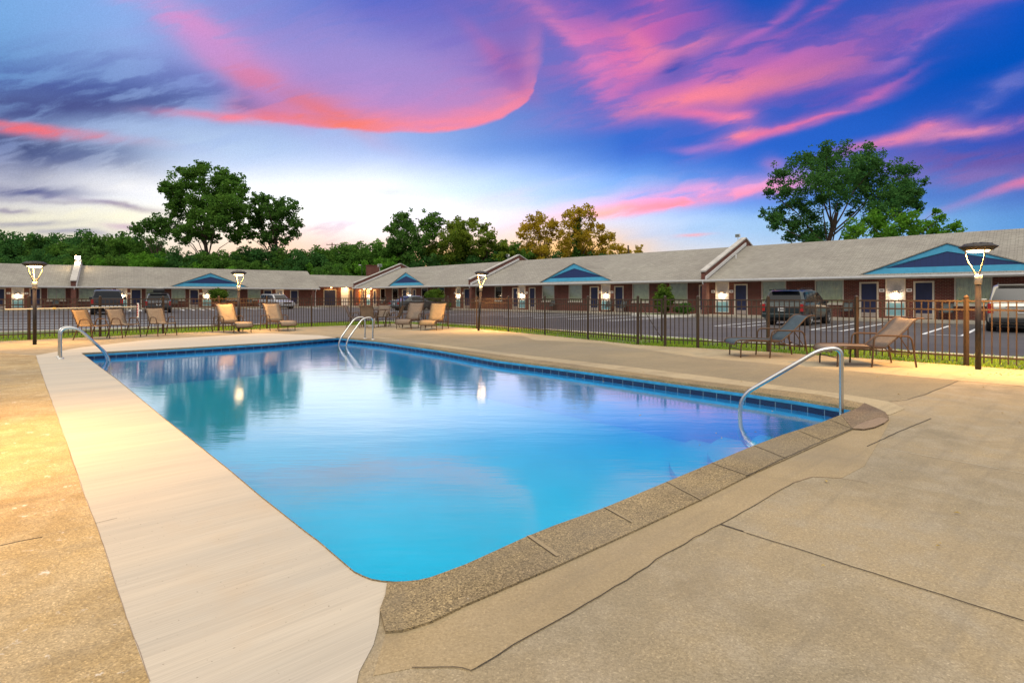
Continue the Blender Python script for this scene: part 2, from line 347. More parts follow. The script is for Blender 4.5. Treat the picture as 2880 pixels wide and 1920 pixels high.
def grassm():
    m,g=mat('grass'); o=obc(g); n=g.noise(o,1.3,4,.6); n2=g.noise(o,17,3,.6)
    c=g.mix(g.mr(n,.35,.65),(.20,.36,.035),(.36,.48,.06)); c=g.mix(1.0,c,g.ramp(n2,[(.3,(.55,)*3),(.7,(1.35,)*3)]),'MULTIPLY')
    d=g.n('ShaderNodeBsdfDiffuse',{0:c}); t=g.n('ShaderNodeBsdfTranslucent',{0:c})
    out(g,g.n('ShaderNodeMixShader',{0:.35,1:d.outputs[0],2:t.outputs[0]}).outputs[0]); return m
grassm()
def brick():
    m,g=mat('brick'); o=obc(g); s=g.n('ShaderNodeSeparateXYZ',{0:o})
    v=g.n('ShaderNodeCombineXYZ',{0:g.m('ADD',s.outputs[0],s.outputs[1]),1:s.outputs[2]}).outputs[0]
    b=g.n('ShaderNodeTexBrick',{'Vector':v,'Color1':(.135,.022,.013,1),'Color2':(.070,.012,.008,1),'Mortar':(.20,.12,.09,1),'Scale':1.0,'Mortar Size':.011,'Bias':-.1,'Brick Width':.215,'Row Height':.078})
    n=g.noise(o,3,4,.6); c=g.mix(1.0,b.outputs[0],g.ramp(n,[(.3,(.8,.8,.8)),(.7,(1.2,1.2,1.2))]),'MULTIPLY')
    bp=g.n('ShaderNodeBump',{'Strength':.4,'Distance':.01,'Height':b.outputs[1]},invert=True).outputs[0]
    out(g,g.n('ShaderNodeBsdfPrincipled',{'Base Color':c,'Roughness':.85,'Normal':bp}).outputs[0])
brick()
def shingle():
    m,g=mat('shingle'); o=obc(g); s=g.n('ShaderNodeSeparateXYZ',{0:o})
    v=g.n('ShaderNodeCombineXYZ',{0:s.outputs[0],1:g.m('MULTIPLY',s.outputs[2],2.7)}).outputs[0]
    b=g.n('ShaderNodeTexBrick',{'Vector':v,'Color1':(.33,.315,.28,1),'Color2':(.265,.25,.222,1),'Mortar':(.16,.15,.13,1),'Scale':1.0,'Mortar Size':.012,'Brick Width':.32,'Row Height':.15},offset=.37)
    n=g.noise(o,.35,4,.6); n2=g.noise(o,26,2,.7)
    c=g.mix(1.0,b.outputs[0],g.ramp(n,[(.3,(.88,.86,.86)),(.7,(1.1,1.1,1.08))]),'MULTIPLY'); c=g.mix(1.0,c,g.ramp(n2,[(.3,(.84,)*3),(.7,(1.16,)*3)]),'MULTIPLY')
    bp=g.n('ShaderNodeBump',{'Strength':.6,'Distance':.02,'Height':b.outputs[1]},invert=True).outputs[0]
    out(g,g.n('ShaderNodeBsdfPrincipled',{'Base Color':c,'Roughness':.9,'Normal':bp,'Specular IOR Level':.2}).outputs[0])
shingle()
simple('trim',(.56,.51,.42),.55,var=.08)
simple('white_metal',(.62,.62,.62),.5,var=.1)
simple('stone_cap',(.45,.43,.40),.8,var=.2,vs=3)
simple('cyan_trim',(.065,.37,.60),.5,var=.1,vs=3)
simple('navy',(.010,.016,.065),.5,var=.25,vs=2)
def siding():
    m,g=mat('siding'); o=obc(g); s=g.n('ShaderNodeSeparateXYZ',{0:o})
    w_=g.m('FRACT',g.m('MULTIPLY',s.outputs[0],4.0)); ln=g.mr(w_,.0,.07)
    c=g.mix(ln,(.006,.014,.05),(.014,.036,.14)); out(g,g.n('ShaderNodeBsdfPrincipled',{'Base Color':c,'Roughness':.5}).outputs[0])
siding()
simple('orange_door',(.62,.17,.02),.5); simple('kick',(.40,.34,.30),.4,.4)
def panelm():
    m,g=mat('panel'); o=obc(g); s=g.n('ShaderNodeSeparateXYZ',{0:o}); n=g.noise(o,14,5,.7)
    c=g.mix(g.mr(s.outputs[2],.88,.92),(.16,.36,.44),(.44,.45,.47)); c=g.mix(1.0,c,g.ramp(n,[(.3,(.8,)*3),(.7,(1.2,)*3)]),'MULTIPLY')
    bp=g.n('ShaderNodeBump',{'Strength':.6,'Distance':.02,'Height':n}).outputs[0]
    out(g,g.n('ShaderNodeBsdfPrincipled',{'Base Color':c,'Roughness':.6,'Normal':bp}).outputs[0])
panelm()
simple('curtain',(.80,.79,.56),.9,var=.15,vs=4); simple('curtain_lit',(.75,.58,.22),.9)  # curtain_lit holds room light as a warm yellow cloth colour
def glassm():
    m,g=mat('glass'); fr=g.n('ShaderNodeFresnel',{0:1.5}).outputs[0]
    out(g,g.n('ShaderNodeMixShader',{0:g.m('MULTIPLY',fr,1.2),1:g.n('ShaderNodeBsdfTransparent',{0:(.93,.96,.93,1)}).outputs[0],2:g.n('ShaderNodeBsdfGlossy',{'Roughness':.05}).outputs[0]}).outputs[0])
glassm()
simple('dark',(.012,.012,.014),.5); simple('grey_seat',(.075,.09,.09),.6)
# pool
def poolm(name,c_,var=.06):
    return simple(name,c_,.5,var=var,vs=1.2)
poolm('pool_paint',(.004,.50,.93)); poolm('pool_floor',(.002,.58,.78)); simple('pool_lip',(.02,.24,.48),.6,var=.25,vs=8)
def tilem():
    m,g=mat('tile'); uv_=g.n('ShaderNodeUVMap').outputs[0]
    b=g.n('ShaderNodeTexBrick',{'Vector':uv_,'Color1':(.004,.013,.06,1),'Color2':(.007,.028,.085,1),'Mortar':(.13,.22,.30,1),'Scale':1.0,'Mortar Size':.004,'Brick Width':.20,'Row Height':.4},offset=0)
    out(g,g.n('ShaderNodeBsdfPrincipled',{'Base Color':b.outputs[0],'Roughness':.25}).outputs[0])
tilem()
def waterm():
    m,g=mat('water'); o=obc(g)
    h1=g.noise(g.n('ShaderNodeMapping',{'Vector':o,'Scale':(.9,3.0,1)}).outputs[0],1.3,3,.5); h2=g.noise(g.n('ShaderNodeMapping',{'Vector':o,'Scale':(3,14,1)}).outputs[0],1.5,2,.5)
    bp=g.n('ShaderNodeBump',{'Strength':.032,'Distance':.05,'Height':g.m('MULTIPLY_ADD',h2,.35,h1)}).outputs[0]
    fr=g.m('MINIMUM',g.m('MULTIPLY',g.m('POWER',g.n('ShaderNodeFresnel',{0:1.42,1:bp}).outputs[0],1.5),4.4),.66)
    tr=g.n('ShaderNodeBsdfTransparent',{0:(.60,.94,.99,1)}).outputs[0]
    gl=g.n('ShaderNodeBsdfGlossy',{'Color':(1,1,1,1),'Roughness':.075,'Normal':bp}).outputs[0]
    out(g,g.n('ShaderNodeMixShader',{0:fr,1:tr,2:gl}).outputs[0])
waterm()
simple('steel',(.62,.62,.60),.22,1.0,var=.06,vs=3); simple('flange',(.6,.6,.58),.35,1.0)
# furniture, fence
simple('bronze',(.050,.033,.021),.42,.2,var=.15); simple('bronze_chair',(.095,.055,.030),.4,.3,var=.15)
def sling(name,a,b):
    m,g=mat(name); o=obc(g)
    w1=g.noise(g.n('ShaderNodeMapping',{'Vector':o,'Scale':(160,12,160)}).outputs[0],1,2,.5); w2=g.noise(g.n('ShaderNodeMapping',{'Vector':o,'Scale':(12,160,12)}).outputs[0],1,2,.5)
    c=g.mix(g.mr(g.m('ADD',w1,w2),.8,1.2),a,b); n=g.noise(o,5,3,.6); c=g.mix(1.0,c,g.ramp(n,[(.3,(.88,)*3),(.7,(1.1,)*3)]),'MULTIPLY')
    bp=g.n('ShaderNodeBump',{'Strength':.3,'Distance':.003,'Height':g.m('ADD',w1,w2)}).outputs[0]
    d=g.n('ShaderNodeBsdfPrincipled',{'Base Color':c,'Roughness':.75,'Normal':bp}).outputs[0]; t=g.n('ShaderNodeBsdfTranslucent',{0:c}).outputs[0]
    out(g,g.n('ShaderNodeMixShader',{0:.15,1:d,2:t}).outputs[0])
sling('sling_tan',(.36,.285,.205),(.25,.195,.14)); sling('sling_blue',(.075,.115,.14),(.05,.075,.095)); sling('sling_grey',(.24,.19,.15),(.17,.135,.105)); sling('sling_gold',(.46,.31,.155),(.33,.22,.11))
simple('lamp_pole',(.014,.011,.010),.55,.1,var=.4,vs=14,bump=.3); simple('lamp_metal',(.50,.44,.36),.4,.2); simple('lamp_arm',(.10,.085,.06),.5,0); simple('lamp_hood',(.035,.03,.028),.5,.2)
emis('led',(1,.66,.32),14); emis('sconce_glow',(1,.74,.50),30); emis('flood_glow',(1,.82,.62),20); emis('warm_glow',(1,.60,.22),18)
simple('pole_white',(.60,.56,.44),.4); simple('red_mark',(.5,.03,.03),.5); simple('yellow',(.6,.45,.12),.5)
simple('wood_pole',(.11,.075,.05),.9,var=.3,vs=5)
def glass_top():
    m,g=mat('table_glass'); out(g,g.n('ShaderNodeMixShader',{0:.45,1:g.n('ShaderNodeBsdfTransparent',{0:(.8,.85,.85,1)}).outputs[0],2:g.n('ShaderNodeBsdfPrincipled',{'Base Color':(.35,.37,.38,1),'Roughness':.15}).outputs[0]}).outputs[0])
glass_top()
# vehicles
def paintm(name,c_,metal=.3,rough=.3): return simple(name,c_,rough,metal,var=.04,coat=.8)
paintm('paint_truck',(.035,.037,.042)); paintm('paint_suv_grey',(.06,.065,.075)); paintm('paint_silver',(.42,.42,.44),.5); paintm('paint_sedan',(.10,.12,.13),.5); paintm('paint_teal',(.014,.028,.032),.4); paintm('paint_champagne',(.42,.39,.33),.4); paintm('paint_white',(.62,.62,.62),.1)
simple('car_glass',(.008,.011,.015),.10,0,var=.1,spec=.5); simple('tyre',(.015,.015,.015),.85); simple('rim',(.42,.42,.43),.3,.9); simple('tail_red',(.35,.008,.01),.2,coat=.8); simple('headlight',(.65,.68,.68),.12,.2,coat=1); simple('plate',(.6,.62,.62),.5); simple('black_plastic',(.02,.02,.021),.55)
# foliage
def leafm(name,a,b,c3,tr=.35):
    m,g=mat(name); o=obc(g); n=g.noise(o,.45,4,.6); n2=g.noise(o,3.5,3,.7)
    c=g.mix(g.mr(n,.36,.64),a,b); c=g.mix(g.m('MULTIPLY',g.mr(n2,.5,.7),.6),c,c3)
    d=g.n('ShaderNodeBsdfDiffuse',{0:c}); t=g.n('ShaderNodeBsdfTranslucent',{0:c}); 
    out(g,g.n('ShaderNodeMixShader',{0:tr,1:d.outputs[0],2:t.outputs[0]}).outputs[0])
leafm('leaf_dark',(.055,.15,.03),(.095,.205,.04),(.20,.32,.055))
leafm('leaf_mid',(.065,.17,.03),(.11,.23,.036),(.20,.33,.055))
leafm('leaf_bright',(.09,.26,.028),(.13,.30,.03),(.22,.38,.05))
leafm('leaf_backlit',(.34,.27,.03),(.58,.42,.04),(.90,.64,.08),.6)  # sunset backlight is put into these golden leaf colours
leafm('leaf_olive',(.12,.22,.03),(.21,.29,.035),(.50,.46,.06),.5)  # olive green, with some sunset glow put into the yellow tone
leafm('leaf_deep',(.042,.135,.038),(.07,.18,.045),(.14,.27,.055))
leafm('leaf_shrub',(.07,.14,.02),(.11,.18,.025),(.16,.24,.03),.2)
simple('bark',(.085,.055,.038),.9,var=.3,vs=3)

simple('dry_leaf',(.40,.28,.08),.8,var=.4,vs=9)
M=MATS
def struct(o): o['kind']='structure'; return o
# ================================================================== GROUND, DECK, POOL
POOLPX=[(229.6,993.8),(277.5,1030),(325,1064.6),(382.7,1112),(459,1175.6),(560.7,1256),(650.6,1328.6),(727,1393.7),(857,1497),(896,1526),(995.6,1612),(1020,1624),(1045,1633.8),(1075,1639),(1111.7,1641.5),(1145,1640.5),(1178,1637),(1211,1629),(1244,1617),(1310.7,1592),(1393.6,1554),(1476.5,1516),(1560,1482),(1697.6,1433),(1789,1395),(1872.6,1360),(2000.8,1306),(2119.5,1256.4),(2199.5,1226),(2305.6,1192),(2365,1169),(2413.4,1150),(2242.6,1122),(2096.5,1101),(1897.5,1075),(1744,1054),(1553,1029),(1400,1010.5),(1240,983.5),(1070,960),(951,948.5),(766,963.5),(650.6,970.5),(417,984)]
POOL=[tuple(P(x,y)[:2]) for x,y in POOLPX]
PH=[(p[0]+(p[0]+1.5)*.01,p[1]+(p[1]-9)*.01) for p in POOL]
struct(sheet('ground',[(-900,-400),(900,-400),(900,1200),(-900,1200)],-.30,M['meadow'],holes=[PH]))
LOTZ=-.12
lot=[(-95,2),(-60,-12),(60,-12),(70,20),(20,70),(-14,100),(-60,85),(-110,40)]
struct(sheet('parking_lot',lot,LOTZ,M['asphalt'],holes=[PH]))
KERB=[(-34,4),(-21,17.3),(-18.8,19.7),(-14.6,23.3),(-8.9,27.3),(-6.0,29.2),(-3.6,26.2),(0,22.6),(3.1,19.2),(5.1,17.0),(5.75,16.1),(5.95,15.4),(6.7,15.05),(8.2,13.9),(9.7,12.4),(10.9,11.2),(14,8.2),(22,0.5)]
def offset(pl,d):
    o=[]
    for i,p in enumerate(pl):
        a=Vector(pl[max(i-1,0)]);b=Vector(pl[min(i+1,len(pl)-1)]); t=(b-a).normalized(); o.append((p[0]-t.y*d,p[1]+t.x*d))
    return o
def wall_strip(mb,pl,d,z0,z1):
    q=offset(pl,d)
    for i in range(len(pl)-1):
        a,b,c_,e=pl[i],pl[i+1],q[i+1],q[i]
        mb.add([(a[0],a[1],z0),(b[0],b[1],z0),(c_[0],c_[1],z0),(e[0],e[1],z0),(a[0],a[1],z1),(b[0],b[1],z1),(c_[0],c_[1],z1),(e[0],e[1],z1)],[(4,5,6,7),(0,1,5,4),(3,7,6,2)])
    return mb
struct(wall_strip(MB(),KERB,-.16,-.3,.0).build('kerb',M['kerb']))
struct(sheet('lawn',offset(KERB,-.15)+[(22,-14),(-34,-14)],-.035,M['soil'],holes=[PH]))
# fence line (posts), pool side to the right of travel
RP=[(12.3,5.9),(11.0,7.25),(9.7,8.6),(8.4,10.0),(7.2,11.3),(5.92,12.5),(4.62,13.45),(3.92,13.85),(3.34,14.35),(2.26,16.1),(1.09,17.95),(-.13,19.7),(-1.40,21.45),(-2.72,23.0),(-4.05,24.7),(-5.25,25.9)]
LP=[(-5.9,25.25),(-7.15,24.0),(-8.45,22.8),(-9.7,21.4),(-10.85,20.0),(-12.0,18.6),(-13.1,17.2),(-14.2,15.9),(-15.4,14.5),(-16.6,13.1),(-17.8,11.7)]
FL=RP+LP
def jitter(pl,amp,step=.12,seed=1,closed=True,skip=()):
    rr=random.Random(seed); o=[]
    n=len(pl)
    for i in range(n if closed else n-1):
        a=Vector(pl[i]);b=Vector(pl[(i+1)%n]);L=(b-a).length;k=max(1,int(L/step)); nn=Vector((-(b-a).y,(b-a).x)).normalized() if L else Vector((0,0))
        for j in range(k):
            p=a+(b-a)*j/k+ (nn*rr.uniform(-amp,amp) if j else Vector((0,0))); o.append((p.x,p.y))
    if not closed: o.append(tuple(pl[-1]))
    return o
dk=offset(RP,.14)[::-1]; dk2=offset(LP,.14)
deck_edge=[(-19,10.1),(-17.7,11.5)]+[tuple(p) for p in dk2[::-1]]+[(-5.25,25.72)]+[tuple(p) for p in offset(RP,.14)[::-1]]+[(14,4),(18,-1),(18,-9),(-19,-9)]
deck_edge=jitter(deck_edge,.03,.35,4)
struct(sheet('pool_deck',deck_edge,0.0,M['deck'],holes=[POOL]))
# thin slabs and patches
def pp(l): return [tuple(P(x,y)[:2]) for x,y in l]
slab_out=pp([(945,950.2),(898,943),(766,937.8),(727,938),(417,955.5),(230,976.5),(101,999.5),(126,1076),(153,1149),(191,1256),(239,1400),(268.7,1473),(290,1534),(322,1639),(365,1765),(421,1920)])+[(-1.02,1.1),(-.42,1.1)]+pp([(1010,1890),(1050,1815),(1065,1758),(1068.6,1718),(1083,1678),(1088,1644)])
inner=[POOL[i] for i in (14,13,12,11,10,9,8,7,6,5,4,3,2,1,0,43,42,41)]
slab=jitter(slab_out[:-6],.005,.3,7,False)+slab_out[-6:]+inner
struct(sheet('new_concrete_slab',slab,.004,M['broom'],skirt=.006))
left_deck=pp([(101,999.5),(126,1076),(153,1149),(191,1256),(239,1400),(268.7,1473),(290,1534),(322,1639),(365,1765),(421,1920)])+[(-1.02,1.1),(-.9,-2),(-7,-2),(-13.2,9.2),(-12.5,12.6)]
struct(sheet('worn_deck',jitter(left_deck,.01,.5,3),.0025,M['deck_left'],skirt=.006))
cop_near=pp([(1088,1644)])+[POOL[i] for i in range(15,32)]+pp([(2398,1209),(2300,1253),(2102,1342.5),(1966,1411),(1792,1493),(1560,1599),(1310,1706),(1210,1755),(1130,1779),(1085,1782),(1068.6,1718),(1085,1675)])
struct(sheet('pool_coping',cop_near,.012,M['coping'],skirt=.02))
corner=pp([(2365,1169),(2413.4,1150),(2431,1136),(2465,1150),(2490,1162),(2499,1175),(2487,1193),(2460,1205),(2430,1211),(2398,1209)])
cop_far=[POOL[i] for i in range(31,41)]+pp([(1060,953.5),(1274,981),(1444,1004),(1591,1022.5),(1897.5,1063.5),(2100,1087.5),(2299,1110.5),(2431,1136)])
struct(sheet('pool_coping',jitter(cop_far,.008,.3,9),.009,M['coping'],skirt=.02))
struct(sheet('pool_coping',corner,.016,M['coping_dark'],skirt=.02))
struct(sheet('pool_coping',pp([(2398,1209),(2430,1211),(2460,1205),(2487,1193),(2500,1182),(2476,1178),(2440,1188),(2410,1200)]),.019,M['stain'],skirt=.02))
struct(sheet('deck_band',pp([(2431,1136),(2299,1110.5),(2100,1087.5),(1897.5,1063.5),(1591,1022.5),(1444,1004),(1274,981),(1060,953.5),(1036,951),(1276,974.5),(1476.5,999),(1782.7,1033),(2089,1071),(2398,1112),(2500,1130),(2545,1150),(2500,1168)]),.0055,M['band_light'],skirt=.02))
near_band=pp([(1085,1782),(1130,1779),(1210,1755),(1310,1706),(1560,1599),(1792,1493),(1966,1411),(2102,1342.5),(2300,1253),(2398,1209),(2430,1211),(2505,1180),(2470,1245),(2431,1310),(2365,1345),(2285,1341.6),(2232.7,1358),(2160,1400),(2026,1475.6),(1875,1557.5),(1792,1612),(1692.7,1675),(1560,1751.6),(1443,1816),(1324,1887),(1277,1877.6),(1158,1879),(1050,1900)])
struct(sheet('deck_band',near_band,.002,M['band'],skirt=.004))
# light strip along the right fence
strip=pp([(1325,931),(1400,934),(1470,944),(1505,956),(1700,965),(1960,1004),(2211,1026.7),(2390,1043),(2694,1070),(2880,1087)])+[(10.6,6.6)]+[tuple(p) for p in offset(RP,.13)[1:13]]
struct(sheet('deck_band',strip,.003,M['band_light'],skirt=.02))
struct(sheet('deck_band',pp([(1060,945),(1330,933),(1470,946),(1505,957),(1700,967),(1960,1006),(2211,1028),(2390,1045),(2694,1072),(2600,1110),(2500,1129),(2398,1111),(2089,1070),(1782,1032),(1476,998),(1276,973)]),.0015,M['deck_aged'],skirt=.004))
# control joints and cracks
def crack(px,wd=.012,amp=.012,m='crack',z=.0045,seed=0,step=.08,nm='deck_joint'):
    pl=jitter(pp(px),amp,step,seed,False); mb=MB(); q=offset(pl,wd)
    mb.v=[(p[0],p[1],z) for p in pl]+[(p[0],p[1],z) for p in q]; n=len(pl)
    mb.f=[(i,i+1,n+i+1,n+i) for i in range(n-1)]; mb.sm=[False]*(n-1)
    return struct(mb.build(nm,M[m]))
crack([(1158,1879),(1277.5,1877.6),(1300,1880),(1324,1887.6),(1345,1878)],.003,.006,seed=2)
crack([(1345,1878),(1443,1816),(1560,1751.6),(1692.7,1675),(1792,1612),(1875,1557.5),(2026,1475.6)],.0045,.006,seed=3)
crack([(2026,1475.6),(2160,1400),(2232.7,1358)],.004,.004,seed=4); crack([(2232.7,1358),(2285,1341.6),(2365,1345),(2440,1358)],.005,.004,'stain',seed=5)
crack([(2026,1475.6),(2090,1496)],.010,.004,seed=6); crack([(2085,1494),(2223,1536),(2340,1574),(2880,1745)],.009,.004,'band_light',seed=7); crack([(2100,1501),(2223,1538.5),(2340,1577),(2880,1749)],.004,.003,seed=8)
crack([(2440,1256),(2530,1214),(2620,1177)],.008,.003,seed=9); crack([(2100,1344),(2206,1293),(2316,1243),(2398,1209)],.007,.004,seed=10,z=.0145)
crack([(2398,1046),(2500,1055),(2620,1065),(2694,1071)],.010,.01,seed=11,step=.2); crack([(2694,1071),(2650,1090),(2600,1110),(2550,1124),(2490,1131)],.008,.01,seed=12,step=.2); crack([(2694,1071),(2760,1075),(2880,1087)],.006,.012,seed=13,step=.2)
crack([(0,1536),(60,1522),(118,1512)],.006,.004,seed=14); crack([(1236,976),(1290,972),(1350,967)],.012,.01,seed=15,step=.3)
crack([(2480,1260),(2760,1310),(2880,1332)],.005,.004,'grout',seed=16); crack([(101,999.5),(126,1076),(153,1149),(191,1256),(239,1400),(268.7,1473),(290,1534),(322,1639),(365,1765),(421,1920)],.0018,.002,'stain',seed=17,z=.006)
crack([(268,1473),(330,1458)],.004,.003,seed=19)
for a,b,w_ in (((1480,1514),(1562,1572),.028),((1697.6,1433),(1775,1476),.022),((1872.6,1360),(1968,1411),.016),((2000.8,1306),(2102,1342),.016),((2119.5,1256.4),(2208,1292),.014),((2242,1213),(2315,1243),.014),((2332,1183),(2398,1209),.014)):
    crack([a,b],w_,.004,'band',z=.0145,seed=int(a[0])); crack([(a[0]+2,a[1]+1),b],.004,.003,'crack',z=.0165,seed=int(b[0]))
# ------------------------------------------------------------------ pool
pool=empty('swimming_pool',(0,0,0)); tag(pool,'blue painted rectangular swimming pool with dark blue waterline tiles, sunk in the concrete deck','swimming pool')
WZ=-.128
def poolwall(name,z0,z1,m,off=0.0,uv=False):
    n=len(POOL); cx=sum(p[0] for p in POOL)/n; cy=sum(p[1] for p in POOL)/n
    pl=[]
    for i,p in enumerate(POOL):
        a=Vector(POOL[i-1]);b=Vector(POOL[(i+1)%n]); t=(b-a).normalized(); pl.append((p[0]+t.y*-off,p[1]+t.x*off))
    mb=MB(); mb.v=[(x,y,z1) for x,y in pl]+[(x,y,z0) for x,y in pl]; mb.f=[(i,(i+1)%n,n+(i+1)%n,n+i) for i in range(n)]; mb.sm=[False]*n
    o=mb.build(name,m,pool)
    if uv:
        ul=o.data.uv_layers.new(name='UVMap'); acc=[0]
        for i in range(n): acc.append(acc[-1]+(Vector(pl[(i+1)%n])-Vector(pl[i])).length)
        for pg in o.data.polygons:
            for li in pg.loop_indices:
                vi=o.data.loops[li].vertex_index; k=vi%n
                u=acc[k]
                if k==0 and pg.index==n-1: u=acc[n]
                ul.data[li].uv=(u,(0.2 if vi<n else 0.05))
    return o
poolwall('coping_edge',-.028,0.012,M['coping'])
poolwall('painted_lip',-.072,-.028,M['pool_lip'],.0)
poolwall('waterline_tile',-.14,-.072,M['tile'],.012,True)
poolwall('pool_wall',-.85,-.14,M['pool_paint'],.0)
sheet('pool_floor',POOL,-.85,M['pool_floor'],parent=pool)
cr=Vector(POOL[31])
for i,(r_,z_) in enumerate(((1.1,-.50),(1.6,-.63),(2.05,-.75))):
    a0=math.atan2(POOL[20][1]-cr.y,POOL[20][0]-cr.x); a1=math.atan2(POOL[37][1]-cr.y,POOL[37][0]-cr.x)
    if a0<0: a0+=2*math.pi
    if a1<0: a1+=2*math.pi
    pl=[(cr.x,cr.y)]+[(cr.x+r_*math.cos(a0+(a1-a0)*k/24),cr.y+r_*math.sin(a0+(a1-a0)*k/24)) for k in range(25)]
    MB().prism(pl,-.849,z_).build('step',M['pool_floor'],pool)
water=struct(sheet('water',POOL,WZ,M['water']))
# ------------------------------------------------------------------ ladders and rails
def ladder(base,direc,side,w_,label,top=.63,reach=.86):
    r=empty('pool_ladder',(base[0],base[1],0)); tag(r,label,'pool ladder'); d=Vector((direc[0],direc[1],0)).normalized(); s=Vector((side[0],side[1],0)).normalized()
    for k in (0,1):
        o=s*w_*k
        pts=rounded([o,o+Vector((0,0,top)),o+d*.30+Vector((0,0,top-.02)),o+d*reach+Vector((0,0,-.02)),o+d*(reach+.01)+Vector((0,0,-.95))],.22,8)
        MB().tube(pts,.0235,12).build('handrail',M['steel'],r); MB().lathe([(0,.022),(.045,.020),(.055,.008),(.055,.0)],(o.x,o.y,.004),18).build('flange',M['flange'],r)
    for z in (-.3,-.58,-.86): MB().bar(d*(reach+.01)+Vector((0,0,z)),d*(reach+.01)+s*w_+Vector((0,0,z)),.09,.03).build('tread',M['steel'],r)
    return r
ladder((-9.18,11.0),(.40,.62),(-.68,.73),.45,'shiny steel pool ladder rising beside the far left corner of the pool')
ladder((-4.09,15.9),(-.80,-.60),(-.70,.71),.45,'steel pool ladder with two hooped rails at the far corner of the pool',.66,.80)
hr=empty('pool_handrail',(2.69,6.36,0)); tag(hr,'long single steel handrail sloping over the pool steps at the right corner','pool handrail')
o2=Vector((3.655,6.0,0))-Vector((2.69,6.36,0)); u_=o2.normalized()
MB().tube(rounded([o2+Vector((0,0,-.45)),o2+Vector((0,0,.70)),o2*.80+Vector((0,0,.675)),Vector((0,0,.10)),Vector((-.02,0,-.42)),Vector((.30,-.30,-.66))],.16,10),.0235,14).build('rail',M['steel'],hr)
# ------------------------------------------------------------------ deck chairs
def chaise(slg,label,loc,rz,group,upright=False):
    r=empty('chaise_lounge',(loc[0],loc[1],.004),rz); tag(r,label,'chaise lounge',group); W=.31
    prof=[(.0,.27),(.02,.335),(.09,.365),(.4,.37),(.75,.355),(.95,.35)]
    if upright: prof=[(-.02,.20),(-.01,.29),(.03,.345)]+prof[2:]
    back=[(.95,.35),(1.06,.53),(1.18,.76),(1.27,.93),(1.32,.985),(1.38,.99)] if upright else [(.95,.35),(1.12,.49),(1.30,.66),(1.44,.82),(1.52,.875),(1.62,.87)]
    def strip(pf,wd):
        mb=MB(); n=len(pf); ys=[-wd,-wd*.5,0,wd*.5,wd]; sag=[0,-.012,-.018,-.012,0]
        for x,z in pf:
            for y,sg in zip(ys,sag): mb.v.append((x,y,z+sg))
        for i in range(n-1):
            for j in range(4): mb.f.append((i*5+j,i*5+j+1,i*5+6+j,i*5+5+j)); mb.sm.append(True)
        return mb
    def dens(pf): return [tuple(v)[0::2][:2] for v in rounded([(x,0,z) for x,z in pf],.06,3)]
    for nm,pf in (('seat',prof),('backrest',back)):
        o=strip(dens(pf),W-.02).build(nm,slg,r); sm=o.modifiers.new('thick','SOLIDIFY'); sm.thickness=.008
    B=M['bronze_chair']
    f=MB()
    for s in (-1,1): f.tube(rounded([(x,s*W,z) for x,z in prof],.05,3),.014,8)
    f.tube([(prof[0][0],-W,prof[0][1]),(prof[0][0],W,prof[0][1])],.012,8); f.tube([(.95,-W,.345),(.95,W,.345)],.014,8); f.tube([(.55,-W,.33),(.55,W,.33)],.012,6); f.build('seat_frame',B,r)
    f=MB()
    for s in (-1,1): f.tube(rounded([(x,s*W,z) for x,z in back],.05,3),.014,8)
    f.tube([(back[-1][0],-W,back[-1][1]),(back[-1][0],W,back[-1][1])],.013,8); f.build('back_frame',B,r)
    for s in (-1,1):
        MB().tube(rounded([(.12,s*W,0),(.13,s*W,.30),(.30,s*W,.345),(.9,s*(W+.0),.335)],.08,4),.015,8).build('leg',B,r)
        MB().tube(rounded([(.70,s*(W+.035),0),(.74,s*(W+.035),.57),(1.38,s*(W+.035),.555),(1.47,s*(W+.035),0)],.10,6),.016,8).build('arm_frame',B,r)
    f=MB()
    for s in (-1,1): f.tube([(1.14 if upright else 1.22,s*(W-.05),.66 if upright else .56),(1.42,s*(W-.05),.25)],.009,6); f.tube(rounded([(.95,s*(W-.02),.33),(1.1,s*(W-.02),.25),(1.4,s*(W-.02),.22),(1.46,s*W,.28)],.05,3),.010,6)
    f.tube([(1.42,-W,.25),(1.42,W,.25)],.010,6); f.build('recline_rack',B,r); MB().tube([(.13,-W,.16),(.13,W,.16)],.010,6).build('stretcher',B,r)
    return r
chaise(M['sling_blue'],'chaise lounge with slate blue sling beside the right fence, seen from the side',(4.62,11.50),R(-2),None)
chaise(M['sling_grey'],'greyish tan chaise lounge nearest the right lamp post',(5.76,10.06),R(-3),None)
def faced(px,py,deg,back=1.0):
    p=P(px,py); a=R(deg); return (p.x,p.y,a)
